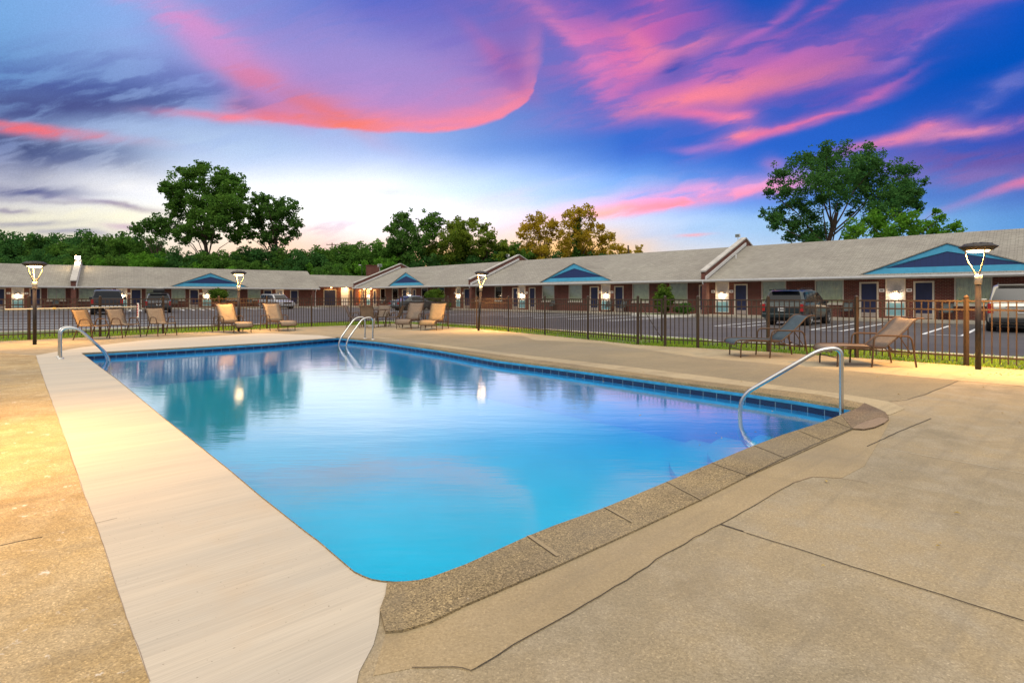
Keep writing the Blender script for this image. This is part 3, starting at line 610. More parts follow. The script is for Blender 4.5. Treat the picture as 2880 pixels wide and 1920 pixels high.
# facing: local +x runs from foot to head
for (foot,ang,m_,lb) in (((-9.30,18.8),146,'sling_tan','tan chaise lounge on the far deck right in front of a lamp post'),
                    ((-8.15,19.75),141,'sling_tan','tan chaise lounge on the far deck just right of the lamp post and its twin'),
                    ((-4.25,21.0),76,'sling_grey','greyish tan chaise lounge beside the golden one, nearer the table'),
                    ((-3.15,20.15),79,'sling_gold','golden tan chaise lounge nearest the leaning lamp post')):
    chaise(M[m_],lb,foot,R(ang),'loungers along the far fence',True)
def armchair(slg,frame,label,loc,rz,group=None,z=.004,name='patio_chair'):
    r=empty(name,(loc[0],loc[1],z),rz); tag(r,label,'chair',group); W=.27
    pf=[(-.26,.88),(-.22,.86),(-.12,.62),(-.05,.44),(.0,.40),(.25,.40),(.44,.425),(.48,.40)]
    pts=[tuple(v) for v in rounded([(x,0,z_) for x,z_ in pf],.06,3)]
    cut=min(range(len(pts)),key=lambda i:abs(pts[i][0]+.02)+abs(pts[i][2]-.41))
    for nm,seg in (('backrest',pts[:cut+1]),('seat',pts[cut:])):
        mb=MB(); n=len(seg); ys=[-W+.02,-W*.45,0,W*.45,W-.02]; sg=[0,-.01,-.016,-.01,0]
        for x,_,z_ in seg:
            for y,s in zip(ys,sg): mb.v.append((x,y,z_+s))
        for i in range(n-1):
            for j in range(4): mb.f.append((i*5+j,i*5+j+1,i*5+6+j,i*5+5+j)); mb.sm.append(True)
        o=mb.build(nm,slg,r); sm=o.modifiers.new('thick','SOLIDIFY'); sm.thickness=.008
    f=MB()
    for s in (-1,1): f.tube([(x,s*W,z_) for x,_,z_ in pts],.012,6)
    f.tube([(pts[0][0],-W,pts[0][2]),(pts[0][0],W,pts[0][2])],.012,6); f.tube([(.46,-W,.40),(.46,W,.40)],.012,6); f.build('sling_frame',frame,r)
    for s in (-1,1):
        y=s*(W+.02); MB().tube(rounded([(-.14,y*1.04,0),(.02,y,.42),(.06,y,.60),(.34,y,.60),(.40,y,.42),(.47,y*1.04,0)],.14,6),.015,8).build('arm_frame',frame,r)
    return r
BZ=M['bronze_chair']
armchair(M['sling_gold'],BZ,'golden tan sling chair nearest the left lamp post',(-12.55,15.95),R(-4),'sling chairs by the left fence')
armchair(M['sling_tan'],BZ,'brown tan sling chair in the middle of the three by the left fence',(-12.15,16.75),R(-14),'sling chairs by the left fence')
armchair(M['sling_tan'],BZ,'brown tan sling chair beside the red and white marker post',(-11.5,17.6),R(-26),'sling chairs by the left fence')
TC=(-5.75,22.6)
tb=empty('patio_table',(TC[0],TC[1],.004)); tag(tb,'round glass patio table with curved metal legs inside the fence corner','patio table')
MB().lathe([(0,.725),(.56,.725),(.57,.717),(.56,.709),(0,.709)],n=32).build('tabletop',M['table_glass'],tb)
MB().lathe([(.555,.70),(.585,.70),(.585,.733),(.555,.733),(.555,.70)],n=32).build('rim',BZ,tb)
for k in range(4):
    a=R(35+90*k); MB().tube(rounded([(.50*math.cos(a),.50*math.sin(a),.70),(.34*math.cos(a),.34*math.sin(a),.35),(.46*math.cos(a),.46*math.sin(a),0)],.15,5),.016,8).build('leg',BZ,tb)
armchair(M['sling_grey'],BZ,'sling chair with its back to the pool, pushed up to the glass table',(TC[0]-.06,TC[1]-.78),R(88),'chairs around the patio table')
armchair(M['sling_grey'],BZ,'sling chair left of the glass table, seen from its side',(TC[0]-.95,TC[1]-.1),R(8),'chairs around the patio table')
armchair(M['sling_grey'],BZ,'sling chair on the far side of the glass table, facing the pool',(TC[0]+.15,TC[1]+.85),R(-95),'chairs around the patio table')
armchair(M['sling_grey'],BZ,'sling chair right of the glass table leaning back, seen from its side',(TC[0]+1.0,TC[1]-.05),R(178),'chairs around the patio table')
ub=empty('umbrella_base',(TC[0]+.03,TC[1]-.1,.004)); tag(ub,'small pale round umbrella base under the glass table','umbrella base')
MB().lathe([(0,.0),(.26,.0),(.26,.05),(.20,.085),(.05,.10),(0,.10)],n=24).build('foot',M['white_metal'],ub); MB().lathe([(.03,.10),(.03,.36),(0,.36)],n=12).build('stem',M['white_metal'],ub)
# ------------------------------------------------------------------ fence
FT=1.215
def picket_panel(p,q,skip_top=False,pitch=.108,inset=.03):
    p=Vector((p[0],p[1],0));q=Vector((q[0],q[1],0)); d=(q-p); L=d.length; d.normalize(); a=p+d*inset; b=q-d*inset; mb=MB()
    for z in (FT-.03,FT-.19,.17): mb.bar(a+Vector((0,0,z)),b+Vector((0,0,z)),.028,.030)
    n=max(2,int(round((L-2*inset)/pitch)))
    for k in range(1,n):
        c_=a+(b-a)*k/n; rot=Matrix.Rotation(math.atan2(d.y,d.x),3,'Z'); h=.0095
        mb.box(-h,h,-h,h,.06,FT-.045,None); 
        for i in range(8):
            v=rot@Vector(mb.v[-8+i]) + c_; mb.v[-8+i]=tuple(v)
    return mb
def post_mb(p,w_=.055,h=1.24,cap=True):
    mb=MB(); mb.box(p[0]-w_/2,p[0]+w_/2,p[1]-w_/2,p[1]+w_/2,-.04,h); return mb
def fence(pts,label,pw=.055):
    r=empty('picket_fence',(pts[0][0],pts[0][1],0)); tag(r,label,'fence')
    off=Vector((pts[0][0],pts[0][1]))
    loc=[(x-off.x,y-off.y) for x,y in pts]
    for i in range(len(loc)-1): picket_panel(loc[i],loc[i+1]).build('fence_panel',M['bronze'],r)
    for p in loc:
        o=post_mb(p,pw).build('fence_post',M['bronze'],r); MB().lathe([(0,.052),(.02,.048),(.036,.025),(.038,.0),(.030,-.004)],(p[0],p[1],1.243),10).build('post_cap',M['bronze'],o)
    return r
fence(RP[:7]+[RP[7]],'dark bronze picket fence behind the two blue and grey loungers at the right','.055' and .06)
fence(RP[8:],'dark bronze picket fence between the gate and the far corner',.06)
fence([(-5.25-.12,25.9-.1)]+LP,'bronze picket fence along the far side behind the tan loungers and sling chairs')
gt=empty('fence_gate',(RP[8][0],RP[8][1],0)); tag(gt,'bronze picket gate with a diagonal brace rod in the right fence','gate')
q=(RP[7][0]-RP[8][0],RP[7][1]-RP[8][1]); qv=Vector((q[0],q[1],0)); un_=qv.normalized()
picket_panel((un_*.045)[:2],(qv-un_*.045)[:2],inset=.05).build('gate_panel',M['bronze'],gt)
fr_=MB()
for t in (un_*.09,qv-un_*.09): fr_.bar(t+Vector((0,0,.12)),t+Vector((0,0,FT)),.04,.04)
fr_.build('gate_frame',M['bronze'],gt); MB().tube([un_*.10+Vector((.01,-.02,FT-.22)),qv-un_*.10+Vector((.01,-.02,.18))],.010,6).build('brace',M['bronze'],gt)
lt=MB(); lt.box(-.03,.03,-.05,-.01,.78,1.0); lt.build('latch',M['bronze'],gt)
# long telescopic pool pole hung on the left fence, marker board
pl=empty('pool_pole',(0,0,0)); tag(pl,'long pale telescopic pool pole lying level along the left fence','pool pole')
pa=P(12,867,.91)+Vector((.1,-.12,0)); a_=Vector((-15.05,16.05-.9,.91)); 
A_=Vector((-15.6+.25,14.55-.22,.90)); 
def onfence(x,z,d=.12):
    u=(x-HX)/F
    for i in range(len(LP)-1):
        p,q_=Vector(LP[i]),Vector(LP[i+1]); p=p+Vector((d*.8,-d*.6)); q_=q_+Vector((d*.8,-d*.6)); den=(q_.x-p.x)-u*(q_.y-p.y)
        t=(u*p.y-p.x)/den
        if -.02<=t<=1.02: r_=p+(q_-p)*t; return Vector((r_.x,r_.y,z))
A_=onfence(14,.90); B_=onfence(384,.93)
mid=A_+(B_-A_)*.34
MB().tube([A_,mid],.019,10).build('outer_tube',M['pole_white'],pl); MB().tube([mid,B_],.016,10).build('inner_tube',M['pole_white'],pl); MB().tube([mid-(B_-A_)*.012,mid+(B_-A_)*.012],.028,10).build('lock_collar',M['yellow'],pl)
dd=(B_-A_).normalized(); bk=MB()
for t in (.05,.5,.93):
    c_=A_+(B_-A_)*t; bk.bar(c_+Vector((-.09,.07,0)),c_,.02,.03)
bk.build('bracket',M['bronze'],pl)
mk=onfence(388,.78); m1=empty('marker_board',tuple(mk),R(40)); tag(m1,'narrow white board with red markings hung upright on the left fence','marker board')
MB().box(-.025,.025,-.01,.01,-.21,.27).build('board',M['paint'],m1)
rm=MB()
for z in (.17,.09,.01,-.07,-.15): rm.box(-.027,-.004,-.0125,-.0102,z,z+.055)
rm.build('red_marking',M['red_mark'],m1)
# ------------------------------------------------------------------ lamp posts
def lamp(x,y,label,tilt=(0,0),power=42,h=1.50):
    r=empty('lamp_post',(x,y,0)); tag(r,label,'lamp post','lamp posts around the pool'); r.rotation_euler=(tilt[0],tilt[1],0)
    MB().lathe([(0,0),(.042,0),(.042,h),(0,h)],n=16).build('pole',M['lamp_pole'],r)
    MB().lathe([(.0,h-.02),(.054,h-.02),(.056,h+.13),(.045,h+.15),(0,h+.15)],n=18).build('collar',M['lamp_metal'],r)
    ar=MB()
    for k in range(3):
        a=R(20+120*k); c_,s_=math.cos(a),math.sin(a)
        ar.tube(rounded([(.02*c_,.02*s_,h+.13),(.10*c_,.10*s_,h+.30),(.165*c_,.165*s_,h+.44),(.17*c_,.17*s_,h+.58)],.12,5),.011,8)
    ar.build('arm',M['lamp_arm'],r)
    hd=MB(); hd.lathe([(.0,h+.57),(.20,h+.57),(.215,h+.585),(.27,h+.625),(.272,h+.635),(.17,h+.69),(.0,h+.70)],n=28); 
    for k in range(12):
        a=R(30*k); hd.bar((.05*math.cos(a),.05*math.sin(a),h+.695),(.20*math.cos(a),.20*math.sin(a),h+.672),.008,.03)
    hd.build('lamp_head',M['lamp_hood'],r)
    MB().lathe([(0,h+.530),(.10,h+.534),(.15,h+.552),(.158,h+.569),(0,h+.569)],n=24).build('led_panel',M['led'],r)
    l=bpy.data.lights.new('lamp_light','AREA'); l.shape='DISK'; l.size=.26; l.energy=power*.36; l.color=(1,.53,.15); lo=bpy.data.objects.new('lamp_light',l); col.objects.link(lo); lo.parent=r; lo.location=(0,0,h+.522); lo.visible_glossy=False
    return r
lamp(8.12,9.42,'black lamp post with a glowing ring head at the right fence',power=900)
lamp(-12.62,14.3,'black lamp post with glowing head standing by the left ladder',power=480)
lamp(-9.98,19.75,'black lamp post with glowing head right behind a tan lounger',power=480)
lamp(-1.24,20.0,'leaning black lamp post with a very bright head at the far right fence',(R(0),R(3.2)),power=650)
lamp(-4.75,4.15,'black lamp post on the worn deck near the left of the new concrete',power=560)
# ================================================================== BUILDINGS
class Frame:
    """local frame of a facade: x along it (to the right), y away from the pool, z up"""
    def __init__(s,e,n,D):
        s.e=Vector((e[0],e[1],0)).normalized(); s.n=Vector((n[0],n[1],0)).normalized(); s.D=D; s.o=s.n*D; s.rz=math.atan2(s.e.y,s.e.x)
    def s(s_,px,y=0.0):
        u=(px-HX)/F; d=s_.D+y; Y=d/(s_.n.x*u+s_.n.y); return u*Y*s_.e.x+Y*s_.e.y
    def z(s_,px,py,y=0.0):
        u=(px-HX)/F; d=s_.D+y; Y=d/(s_.n.x*u+s_.n.y); return H+(HY-py)*Y/F
    def w(s_,sx,y,z): v=s_.o+s_.e*sx+s_.n*y; return Vector((v.x,v.y,z))
RW=Frame((.7137,-.7004),(.7004,.7137),37.4); LW=Frame((.820,.572),(-.572,.820),71.9); MW=Frame((.820,.572),(-.572,.820),76.0)
def wall_with_openings(x0,x1,z0,z1,ops,y0=0.0,y1=.22):
    mb=MB(); xs=x0
    for a,b,za,zb in sorted(ops):
        if a>xs: mb.box(xs,a,y0,y1,z0,z1)
        if za>z0+.01: mb.box(a,b,y0,y1,z0,za)
        if zb<z1-.01: mb.box(a,b,y0,y1,zb,z1)
        xs=b
    if xs<x1: mb.box(xs,x1,y0,y1,z0,z1)
    return mb
def fr_mb(a,b,za,zb,w_,y0,y1,bottom=True):
    mb=MB(); mb.box(a,a+w_,y0,y1,za,zb); mb.box(b-w_,b,y0,y1,za,zb); mb.box(a+w_,b-w_,y0,y1,zb-w_,zb)
    if bottom: mb.box(a+w_,b-w_,y0,y1,za,za+w_)
    return mb
def door(root,a,b,m='navy',z0=.03,z1=2.12,flip=False,kick=True):
    d=MB().box(a+.09,b-.09,.03,.08,z0+.02,z1-.09).build('door',M[m],root)
    fr_mb(a,b,z0,z1,.09,-.03,.12,False).build('frame',M['trim'],d)
    hx=(a+.17) if flip else (b-.17)
    MB().tube([(hx,.03,z0+.98),(hx,-.03,z0+.98),(hx+(.10 if flip else -.10),-.03,z0+.98)],.016,6).build('handle',M['steel'],d)
    if kick: MB().box(a+.10,b-.10,.015,.028,z0+.03,z0+.30).build('kick_plate',M['kick'],d)
    return d
def window(root,a,b,z0,z1,lit=False,mull=False):
    g_=MB().box(a+.06,b-.06,.025,.031,z0+.06,z1-.06).build('window',M['glass'],root)
    f=fr_mb(a,b,z0,z1,.06,-.02,.12)
    f.build('frame',M['trim'],g_)
    if mull: MB().box((a+b)/2-.025,(a+b)/2+.025,.005,.024,z0+.06,z1-.06).build('mullion',M['trim'],g_)
    MB().box(a-.05,b+.05,-.07,-.021,z0-.09,z0).build('sill',M['trim'],g_)
    n=max(8,int((b-a)/.045)); c_=MB()
    for i in range(n+1):
        x=a+.02+(b-a-.04)*i/n; y=.075+.018*math.sin(i*2.2)+.008*math.sin(i*.7); c_.v+=[(x,y,z0),(x,y,z1)]
    c_.f=[(2*i,2*i+2,2*i+3,2*i+1) for i in range(n)]; c_.sm=[False]*n; c_.build('curtain',M['curtain_lit' if lit else 'curtain'],g_)
def sconce(root,x,z,power=42,y=-.02,col_=(1,.68,.40),glow='sconce_glow'):
    p_=MB().box(x-.13,x+.13,y-.10,y,z+.02,z+.20).build('wall_lamp',M['lamp_metal'],root)
    MB().box(x-.12,x+.12,y-.095,y-.005,z-.03,z+.019).build('lens',M[glow],p_)
    l=bpy.data.lights.new('wall_lamp_light','POINT'); l.energy=power; l.color=col_; l.shadow_soft_size=.06
    lo=bpy.data.objects.new('wall_lamp_light',l); col.objects.link(lo); lo.parent=root; lo.location=(x,y-.14,z-.08)
def panel(root,a,b,zt,power=34,lamp=True,zz=1.42):
    fr_mb(a,b,.14,zt,.05,-.02,.06).build('panel_frame',M['trim'],root)
    MB().box(a+.05,b-.05,.03,.06,.19,zt-.05).build('infill_panel',M['panel'],root)
    if lamp: sconce(root,(a+b)/2,zz,power,.03)
def plaque(root,x,z=1.62):
    p_=MB().box(x-.13,x+.13,-.02,-.003,z-.09,z+.09).build('number_plate',M['paint'],root)
    MB().box(x-.08,x+.08,-.0235,-.0205,z-.035,z+.03).build('number',M['dark'],p_)
def downspout(root,x,ze,y=-1.28):
    MB().tube(rounded([(x,y,ze),(x,y,ze-.16),(x+.0,y+.42,ze-.42),(x,y+.42,.05)],.1,4),.045,8).build('downspout',M['white_metal'],root)
def gable(root,F_,sc_,zb,zt,hw,y=-.90):
    tr=.36; k=(zt-zb)/hw
    g_=MB(); inn=[(sc_-hw+tr*2.35,zb+tr),(sc_+hw-tr*2.35,zb+tr),(sc_,zt-tr*1.12)]
    g_.add([(x,y,z) for x,z in inn]+[(x,y+.05,z) for x,z in inn],[(0,1,2),(3,5,4),(0,3,4,1),(1,4,5,2),(2,5,3,0)]); gb=g_.build('gable',M['siding'],root)
    o=[(sc_-hw,zb),(sc_+hw,zb),(sc_,zt)]; t=MB()
    for i in range(3):
        a,b,c_,d=o[i],o[(i+1)%3],inn[(i+1)%3],inn[i]
        q=[a,b,c_,d]; t.add([(x,y-.03,z) for x,z in q]+[(x,y+.06,z) for x,z in q],[(0,1,2,3),(4,7,6,5),(0,4,5,1),(1,5,6,2),(2,6,7,3),(3,7,4,0)])
    t.build('gable_trim',M['cyan_trim'],gb)
    r_=MB(); yb=-1.2+(zt-2.35)/.4+.25; th=.05
    for s_ in (-1,1):
        A=(sc_,y-.10,zt+.06);B=(sc_+s_*(hw+.14),y-.10,zb-.0);C_=(sc_,yb,zt+.06)
        r_.add([A,B,C_,tuple(Vector(A)-Vector((0,0,th))),tuple(Vector(B)-Vector((0,0,th))),tuple(Vector(C_)-Vector((0,0,th)))],[(0,1,2),(3,5,4),(0,3,4,1),(1,4,5,2),(2,5,3,0)])
    r_.build('gable_roof',M['shingle'],gb)
def roof(root,x0,x1,ze,w_,p,back=None):
    back=back or w_; r=MB(); th=.09; yr=-1.2+w_; zr=ze+.07+p*w_
    pts=[(-1.27,ze+.06),(yr,zr),(yr+back,zr-p*back),(yr+back,zr-p*back-th),(yr,zr-th),(-1.27,ze+.06-th*.5)]
    n=6; r.add([(x0,y,z) for y,z in pts]+[(x1,y,z) for y,z in pts],[tuple(range(n)),tuple(range(n,2*n))[::-1]]+[(i,n+i,n+(i+1)%n,(i+1)%n) for i in range(n)])
    r.build('roof',M['shingle'],root)
    MB().box(x0-.05,x1+.05,-1.36,-1.275,ze-.02,ze+.09).build('gutter',M['white_metal'],root)
    MB().box(x0,x1,-1.272,-1.24,ze-.10,ze+.005).build('fascia',M['trim'],root)
    MB().box(x0,x1,-1.238,-.001,ze-.04,ze-.01).build('soffit',M['trim'],root)
    return yr,zr
def parapet(root,x,ze,yr,zr,up=.58,th=.30,back=1.9):
    # stepped fire wall standing through the roof
    pts=[(-1.34,ze-.02),(-1.34,ze+.62),(yr,zr+up),(yr+back,zr+up-.4*back),(yr+back,zr-.4*back-.2),(yr,zr-.2)]
    n=len(pts); mb=MB().add([(x-th,y,z) for y,z in pts]+[(x,y,z) for y,z in pts],[tuple(range(n)),tuple(range(n,2*n))[::-1]]+[(i,n+i,n+(i+1)%n,(i+1)%n) for i in range(n)])
    w_=mb.build('fire_wall',M['brick'],root)
    c_=MB()
    for a,b in (((-1.42,ze+.615),(yr,zr+up+.01)),((yr,zr+up+.01),(yr+back+.1,zr+up-.4*(back+.1)+.01))):
        vs=[(xx,y,z+dz) for dz in (.0,.10) for (y,z) in (a,b) for xx in (x-th-.06,x+.06)]
        c_.add(vs,[(0,1,3,2),(4,6,7,5),(0,4,5,1),(2,3,7,6),(0,2,6,4),(1,5,7,3)])
    c_.build('coping',M['stone_cap'],w_)
    f=MB(); 
    a,b=(-1.36,ze+.10),(yr-.1,zr+.06)
    f.add([(xx,y,z+dz) for dz in (-.02,.20) for (y,z) in (a,b) for xx in (x+.003,x+.09)],[(0,1,3,2),(4,6,7,5),(0,4,5,1),(2,3,7,6),(0,2,6,4),(1,5,7,3)])
    f.build('flashing',M['white_metal'],w_)
    MB().box(x-th,x-.002,-1.22,-.70,.03,ze-.045).build('pier',M['brick'],root)
# ------------------------------------------------------------------ right wing
EZ=2.35
rw=empty('motel_wing',tuple(RW.o),RW.rz); tag(rw,'long single storey brick motel wing with shingle roof and three blue gables at the right','building')
x0=RW.s(995,-1.2)+.15; x1=13.0
ops=[]; S=RW.s
doors=[(1050,1058.5),(1131,1144),(1161,1170),(1305,1324),(1441,1457),(1488,1506),(1659,1684),(1728,1754),(1966,1983),(2065,2103),(2417,2471),(2569,2628)]
wins=[(1070,1083.5),(1103,1120),(1185.5,1204),(1231,1250),(1338,1352),(1392,1412),(1525,1559),(1600,1637),(1779,1826),(1883,1934),(2142,2211),(2292,2373),(2684,2791)]
pans=[(1031,1041),(1145,1157),(1282,1296),(1458,1478),(1690.5,1717),(2012,2050.5),(2490,2547)]
extra=[(1008,1016,'orange_door'),(1020,1026,'navy')]
WB=[]
for a,b in doors: ops.append((S(a),S(b),.03,2.12))
for a,b,_ in extra: ops.append((S(a),S(b),.03,2.12))
for a,b in wins: ops.append((S(a),S(b),.84,2.29))
for a,b in pans: ops.append((S(a),S(b),.14,2.28))
wall_with_openings(x0,x1,.0,2.40,ops).build('wall',M['brick'],rw)
MB().box(x0,x1,.36,.40,0,2.4).build('room_back',M['dark'],rw)
MB().box(x0,x1,11.4,11.6,0,2.4).build('rear_wall',M['brick'],rw)
e_=MB(); e_.add([(x0+.01,.4,0),(x0+.01,11.4,0),(x0+.01,11.4,2.4),(x0+.01,5.8,5.05),(x0+.01,.4,2.9),(x0+.2,.4,0),(x0+.2,11.4,0),(x0+.2,11.4,2.4),(x0+.2,5.8,5.05),(x0+.2,.4,2.9)],[(0,1,2,3,4),(9,8,7,6,5)]+[(i,5+i,5+(i+1)%5,(i+1)%5) for i in range(5)]); e_.build('end_wall',M['brick'],rw)
for i,(a,b) in enumerate(doors): door(rw,S(a),S(b),flip=(i%2==1))
for a,b,m_ in extra: door(rw,S(a),S(b),m_)
for i,(a,b) in enumerate(wins): window(rw,S(a),S(b),.84,2.29,lit=(i in (5,)))
for a,b in pans: panel(rw,S(a),S(b),2.28,34)
for px in (1205+0,1378): plaque(rw,S(1440+px/4.9))
for px in (2006,2057,2480,2557,1455,1481.5,1302,1279): plaque(rw,S(px))
yr,zr=roof(rw,x0-.3,x1,EZ,7.0,.4)
for px in (1000,1326,1986): parapet(rw,S(px,-1.2),EZ,yr,zr)
for px,dx in ((1983,-.55),(1328,.25)): downspout(rw,S(px,-.9),EZ-.02)
for px,hw in ((1142.6,3.7),(1615.5,3.85),(2664,3.95)): gable(rw,RW,S(px,-.9),2.50,4.05,hw)
vt=MB(); vt.tube([(S(2070,3),3,3.9),(S(2070,3),3,4.4)],.05,8); vt.build('roof_vent',M['white_metal'],rw)
# ------------------------------------------------------------------ left wing
lw=empty('motel_wing',tuple(LW.o),LW.rz); tag(lw,'long single storey brick motel wing at the far left with one blue gable','building')
T=LW.s; LE=2.21
lx0=T(0)-16; lx1=T(891)
ldoors=[(-8,15.5),(83,116),(283,317),(367,398.5),(532.5,559.5),(741,765),(816,839)]
lwins=[(133,184.5),(221.5,271),(410,454),(482,521.5),(638,673),(696.5,733)]
lpans=[(32,67.5),(327,358),(569.5,596),(775.5,798)]
lops=[(T(a),T(b),.03,2.08) for a,b in ldoors]+[(T(a),T(b),.84,2.15) for a,b in lwins]+[(T(a),T(b),.14,2.15) for a,b in lpans]
wall_with_openings(lx0,lx1,0,2.25,lops).build('wall',M['brick'],lw)
MB().box(lx0,lx1,.36,.40,0,2.25).build('room_back',M['dark'],lw)
for i,(a,b) in enumerate(ldoors): door(lw,T(a),T(b),z1=2.08,flip=(i%2==1))
for a,b in lwins: window(lw,T(a),T(b),.84,2.15,mull=(a==133))
for a,b in lpans: panel(lw,T(a),T(b),2.15,40)
for px in (24,74.5,363,564.7): plaque(lw,T(px),1.58)
lyr,lzr=roof(lw,lx0,T(899,-1.2),LE,6.1,.4)
e_=MB(); q=[(.4,0),(9.9,0),(9.9,2.3),(lyr,lzr-.12),(.4,2.6)]; e_.add([(lx1-.2,y,z) for y,z in q]+[(lx1,y,z) for y,z in q],[(0,1,2,3,4),(9,8,7,6,5)]+[(i,5+i,5+(i+1)%5,(i+1)%5) for i in range(5)]); e_.build('end_wall',M['brick'],lw)
parapet(lw,T(214,-1.2),LE,lyr,lzr,.55,.42)
downspout(lw,T(209,-1.2),LE-.02); downspout(lw,T(889,-1.2),LE-.02)
gable(lw,LW,T(592,-.9),2.40,3.93,3.8)
MB().box(T(889,-1.2)-.5,T(889,-1.2)-.25,-1.2,-.95,.03,LE-.045).build('corner_post',M['brick'],lw)
# ------------------------------------------------------------------ link building in the corner
mw=empty('link_building',tuple(MW.o),MW.rz); tag(mw,'low brick link building joining the two motel wings, with a dark double door','building')
Q=MW.s; ME=2.60; mx0=Q(868); mx1=Q(1075)
mops=[(Q(910),Q(945.5),.03,2.25),(Q(959),Q(981),.03,2.5),(Q(982.5),Q(992.5),.03,2.3)]
wall_with_openings(mx0,mx1,0,2.66,mops).build('wall',M['brick'],mw)
MB().box(mx0,mx1,.36,.40,0,2.6).build('room_back',M['dark'],mw)
dd_=door(mw,Q(910),Q(945.5),z1=2.25,kick=False); MB().box(Q(927.5)-.02,Q(927.5)+.02,.02,.029,.05,2.15).build('door_seam',M['dark'],dd_)
MB().box(Q(959)+.0,Q(981),.10,.2,.03,2.5).build('plaster_bay',M['paint'],mw); door(mw,Q(982.5),Q(992.5),z1=2.3,kick=False)
yr2,zr2=roof(mw,mx0,mx1,ME,4.8,.35)
for xx,pw in ((Q(928),16),(Q(970),90)):
    b_=MB().lathe([(0,.0),(.09,.0),(.12,-.05),(.07,-.11),(0,-.12)],(xx,-.6,ME-.05),12).build('ceiling_lamp',M['warm_glow'],mw)
    l=bpy.data.lights.new('ceiling_light','POINT'); l.energy=pw; l.color=(1,.58,.22); l.shadow_soft_size=.1; lo=bpy.data.objects.new('ceiling_light',l); col.objects.link(lo); lo.parent=mw; lo.location=(xx,-.6,ME-.30)
for px,pw in ((1012,60),(1036,60),(1054,30)):
    xx=S(px); MB().lathe([(0,.0),(.09,.0),(.12,-.05),(.07,-.11),(0,-.12)],(xx,-.6,EZ-.05),12).build('ceiling_lamp',M['warm_glow'],rw)
    l=bpy.data.lights.new('ceiling_light','POINT'); l.energy=pw; l.color=(1,.56,.2); l.shadow_soft_size=.1; lo=bpy.data.objects.new('ceiling_light',l); col.objects.link(lo); lo.parent=rw; lo.location=(xx,-.6,EZ-.30)
def at(x,y,Y): return Vector(((x-HX)/F*Y,Y,H+(HY-y)*Y/F))
# chimney block, vent stack and small dish on the link roof
c0=at(1048,771,84); ch=empty('chimney',(c0.x,c0.y,c0.z-.4),R(20)); tag(ch,'dark red brick chimney block rising behind the link building roof','chimney')
MB().box(-.95,.95,-.6,.6,0,1.65).build('stack',M['brick'],ch); MB().box(-1.02,1.02,-.67,.67,1.652,1.78).build('cap',M['brick'],ch)
v0=at(1018,775,82); vs_=empty('roof_mast',tuple(v0)); tag(vs_,'thin dark roof mast with a bent white head next to the brick chimney','mast')
MB().tube(rounded([(0,0,-.3),(0,0,1.55),(-.25,0,1.62)],.12,4),.05,8).build('mast',M['dark'],vs_); MB().lathe([(0,.1),(.16,.08),(.22,0),(0,0)],(-.3,0,1.55),12).build('mast_head',M['white_metal'],vs_)
def flood(p,label,rz,lit=0,size=1.0,post=.25):
    r=empty('flood_light',tuple(p),rz); tag(r,label,'flood light'); MB().tube([(0,0,-.1),(0,0,post)],.025*size,8).build('bracket',M['white_metal'],r)
    h_=MB().box(-.17*size,.17*size,-.13*size,.07*size,post,post+.24*size).build('housing',M['lamp_metal'] if lit else M['white_metal'],r); MB().box(-.15*size,.15*size,-.14*size,-.131*size,post+.02,post+.22*size).build('lens',M['flood_glow'] if lit else M['glass'],h_)
    if lit:
        l=bpy.data.lights.new('flood_beam','POINT'); l.energy=lit; l.color=(1,.72,.38); l.shadow_soft_size=.1; lo=bpy.data.objects.new('flood_beam',l); col.objects.link(lo); lo.parent=r; lo.location=(0,-.35,post+.05); lo.visible_glossy=False
    return r
pl_=LW.w(T(214,-1.2)-.21,lyr-1.0,lzr+.27); flood(pl_,'blazing flood light on top of the fire wall of the left motel wing',LW.rz,170,1.5,.35)
pr_=RW.w(S(1986,-1.2)-.45,yr-.4,zr+.45); flood(pr_,'small unlit flood light at the peak of the nearest fire wall',RW.rz)
pr_=RW.w(S(1326,-1.2)-.45,yr-1.3,zr+.15); flood(pr_,'small unlit flood light on the middle fire wall behind the leaning lamp',RW.rz)
d0=at(1068,760,80); flood(d0,'white box shaped satellite unit raised beside the brick chimney',R(30),0,1.7,.5)  # satellite unit, built from the flood light shape
# sidewalks
def walk(Fm,a,b,y0=-1.75):
    o=MB().box(a,b,y0,.0,-.3,.02).build('sidewalk',M['walk']); o.location=tuple(Fm.o); o.rotation_euler=(0,0,Fm.rz); o['kind']='structure'
walk(RW,x0-.5,x1+8); walk(LW,lx0,lx1+1.0); 
o=MB().box(mx0-1,mx1,-1.6,.0,-.3,.017).build('sidewalk',M['walk']); o.location=tuple(MW.o); o.rotation_euler=(0,0,MW.rz); o['kind']='structure'
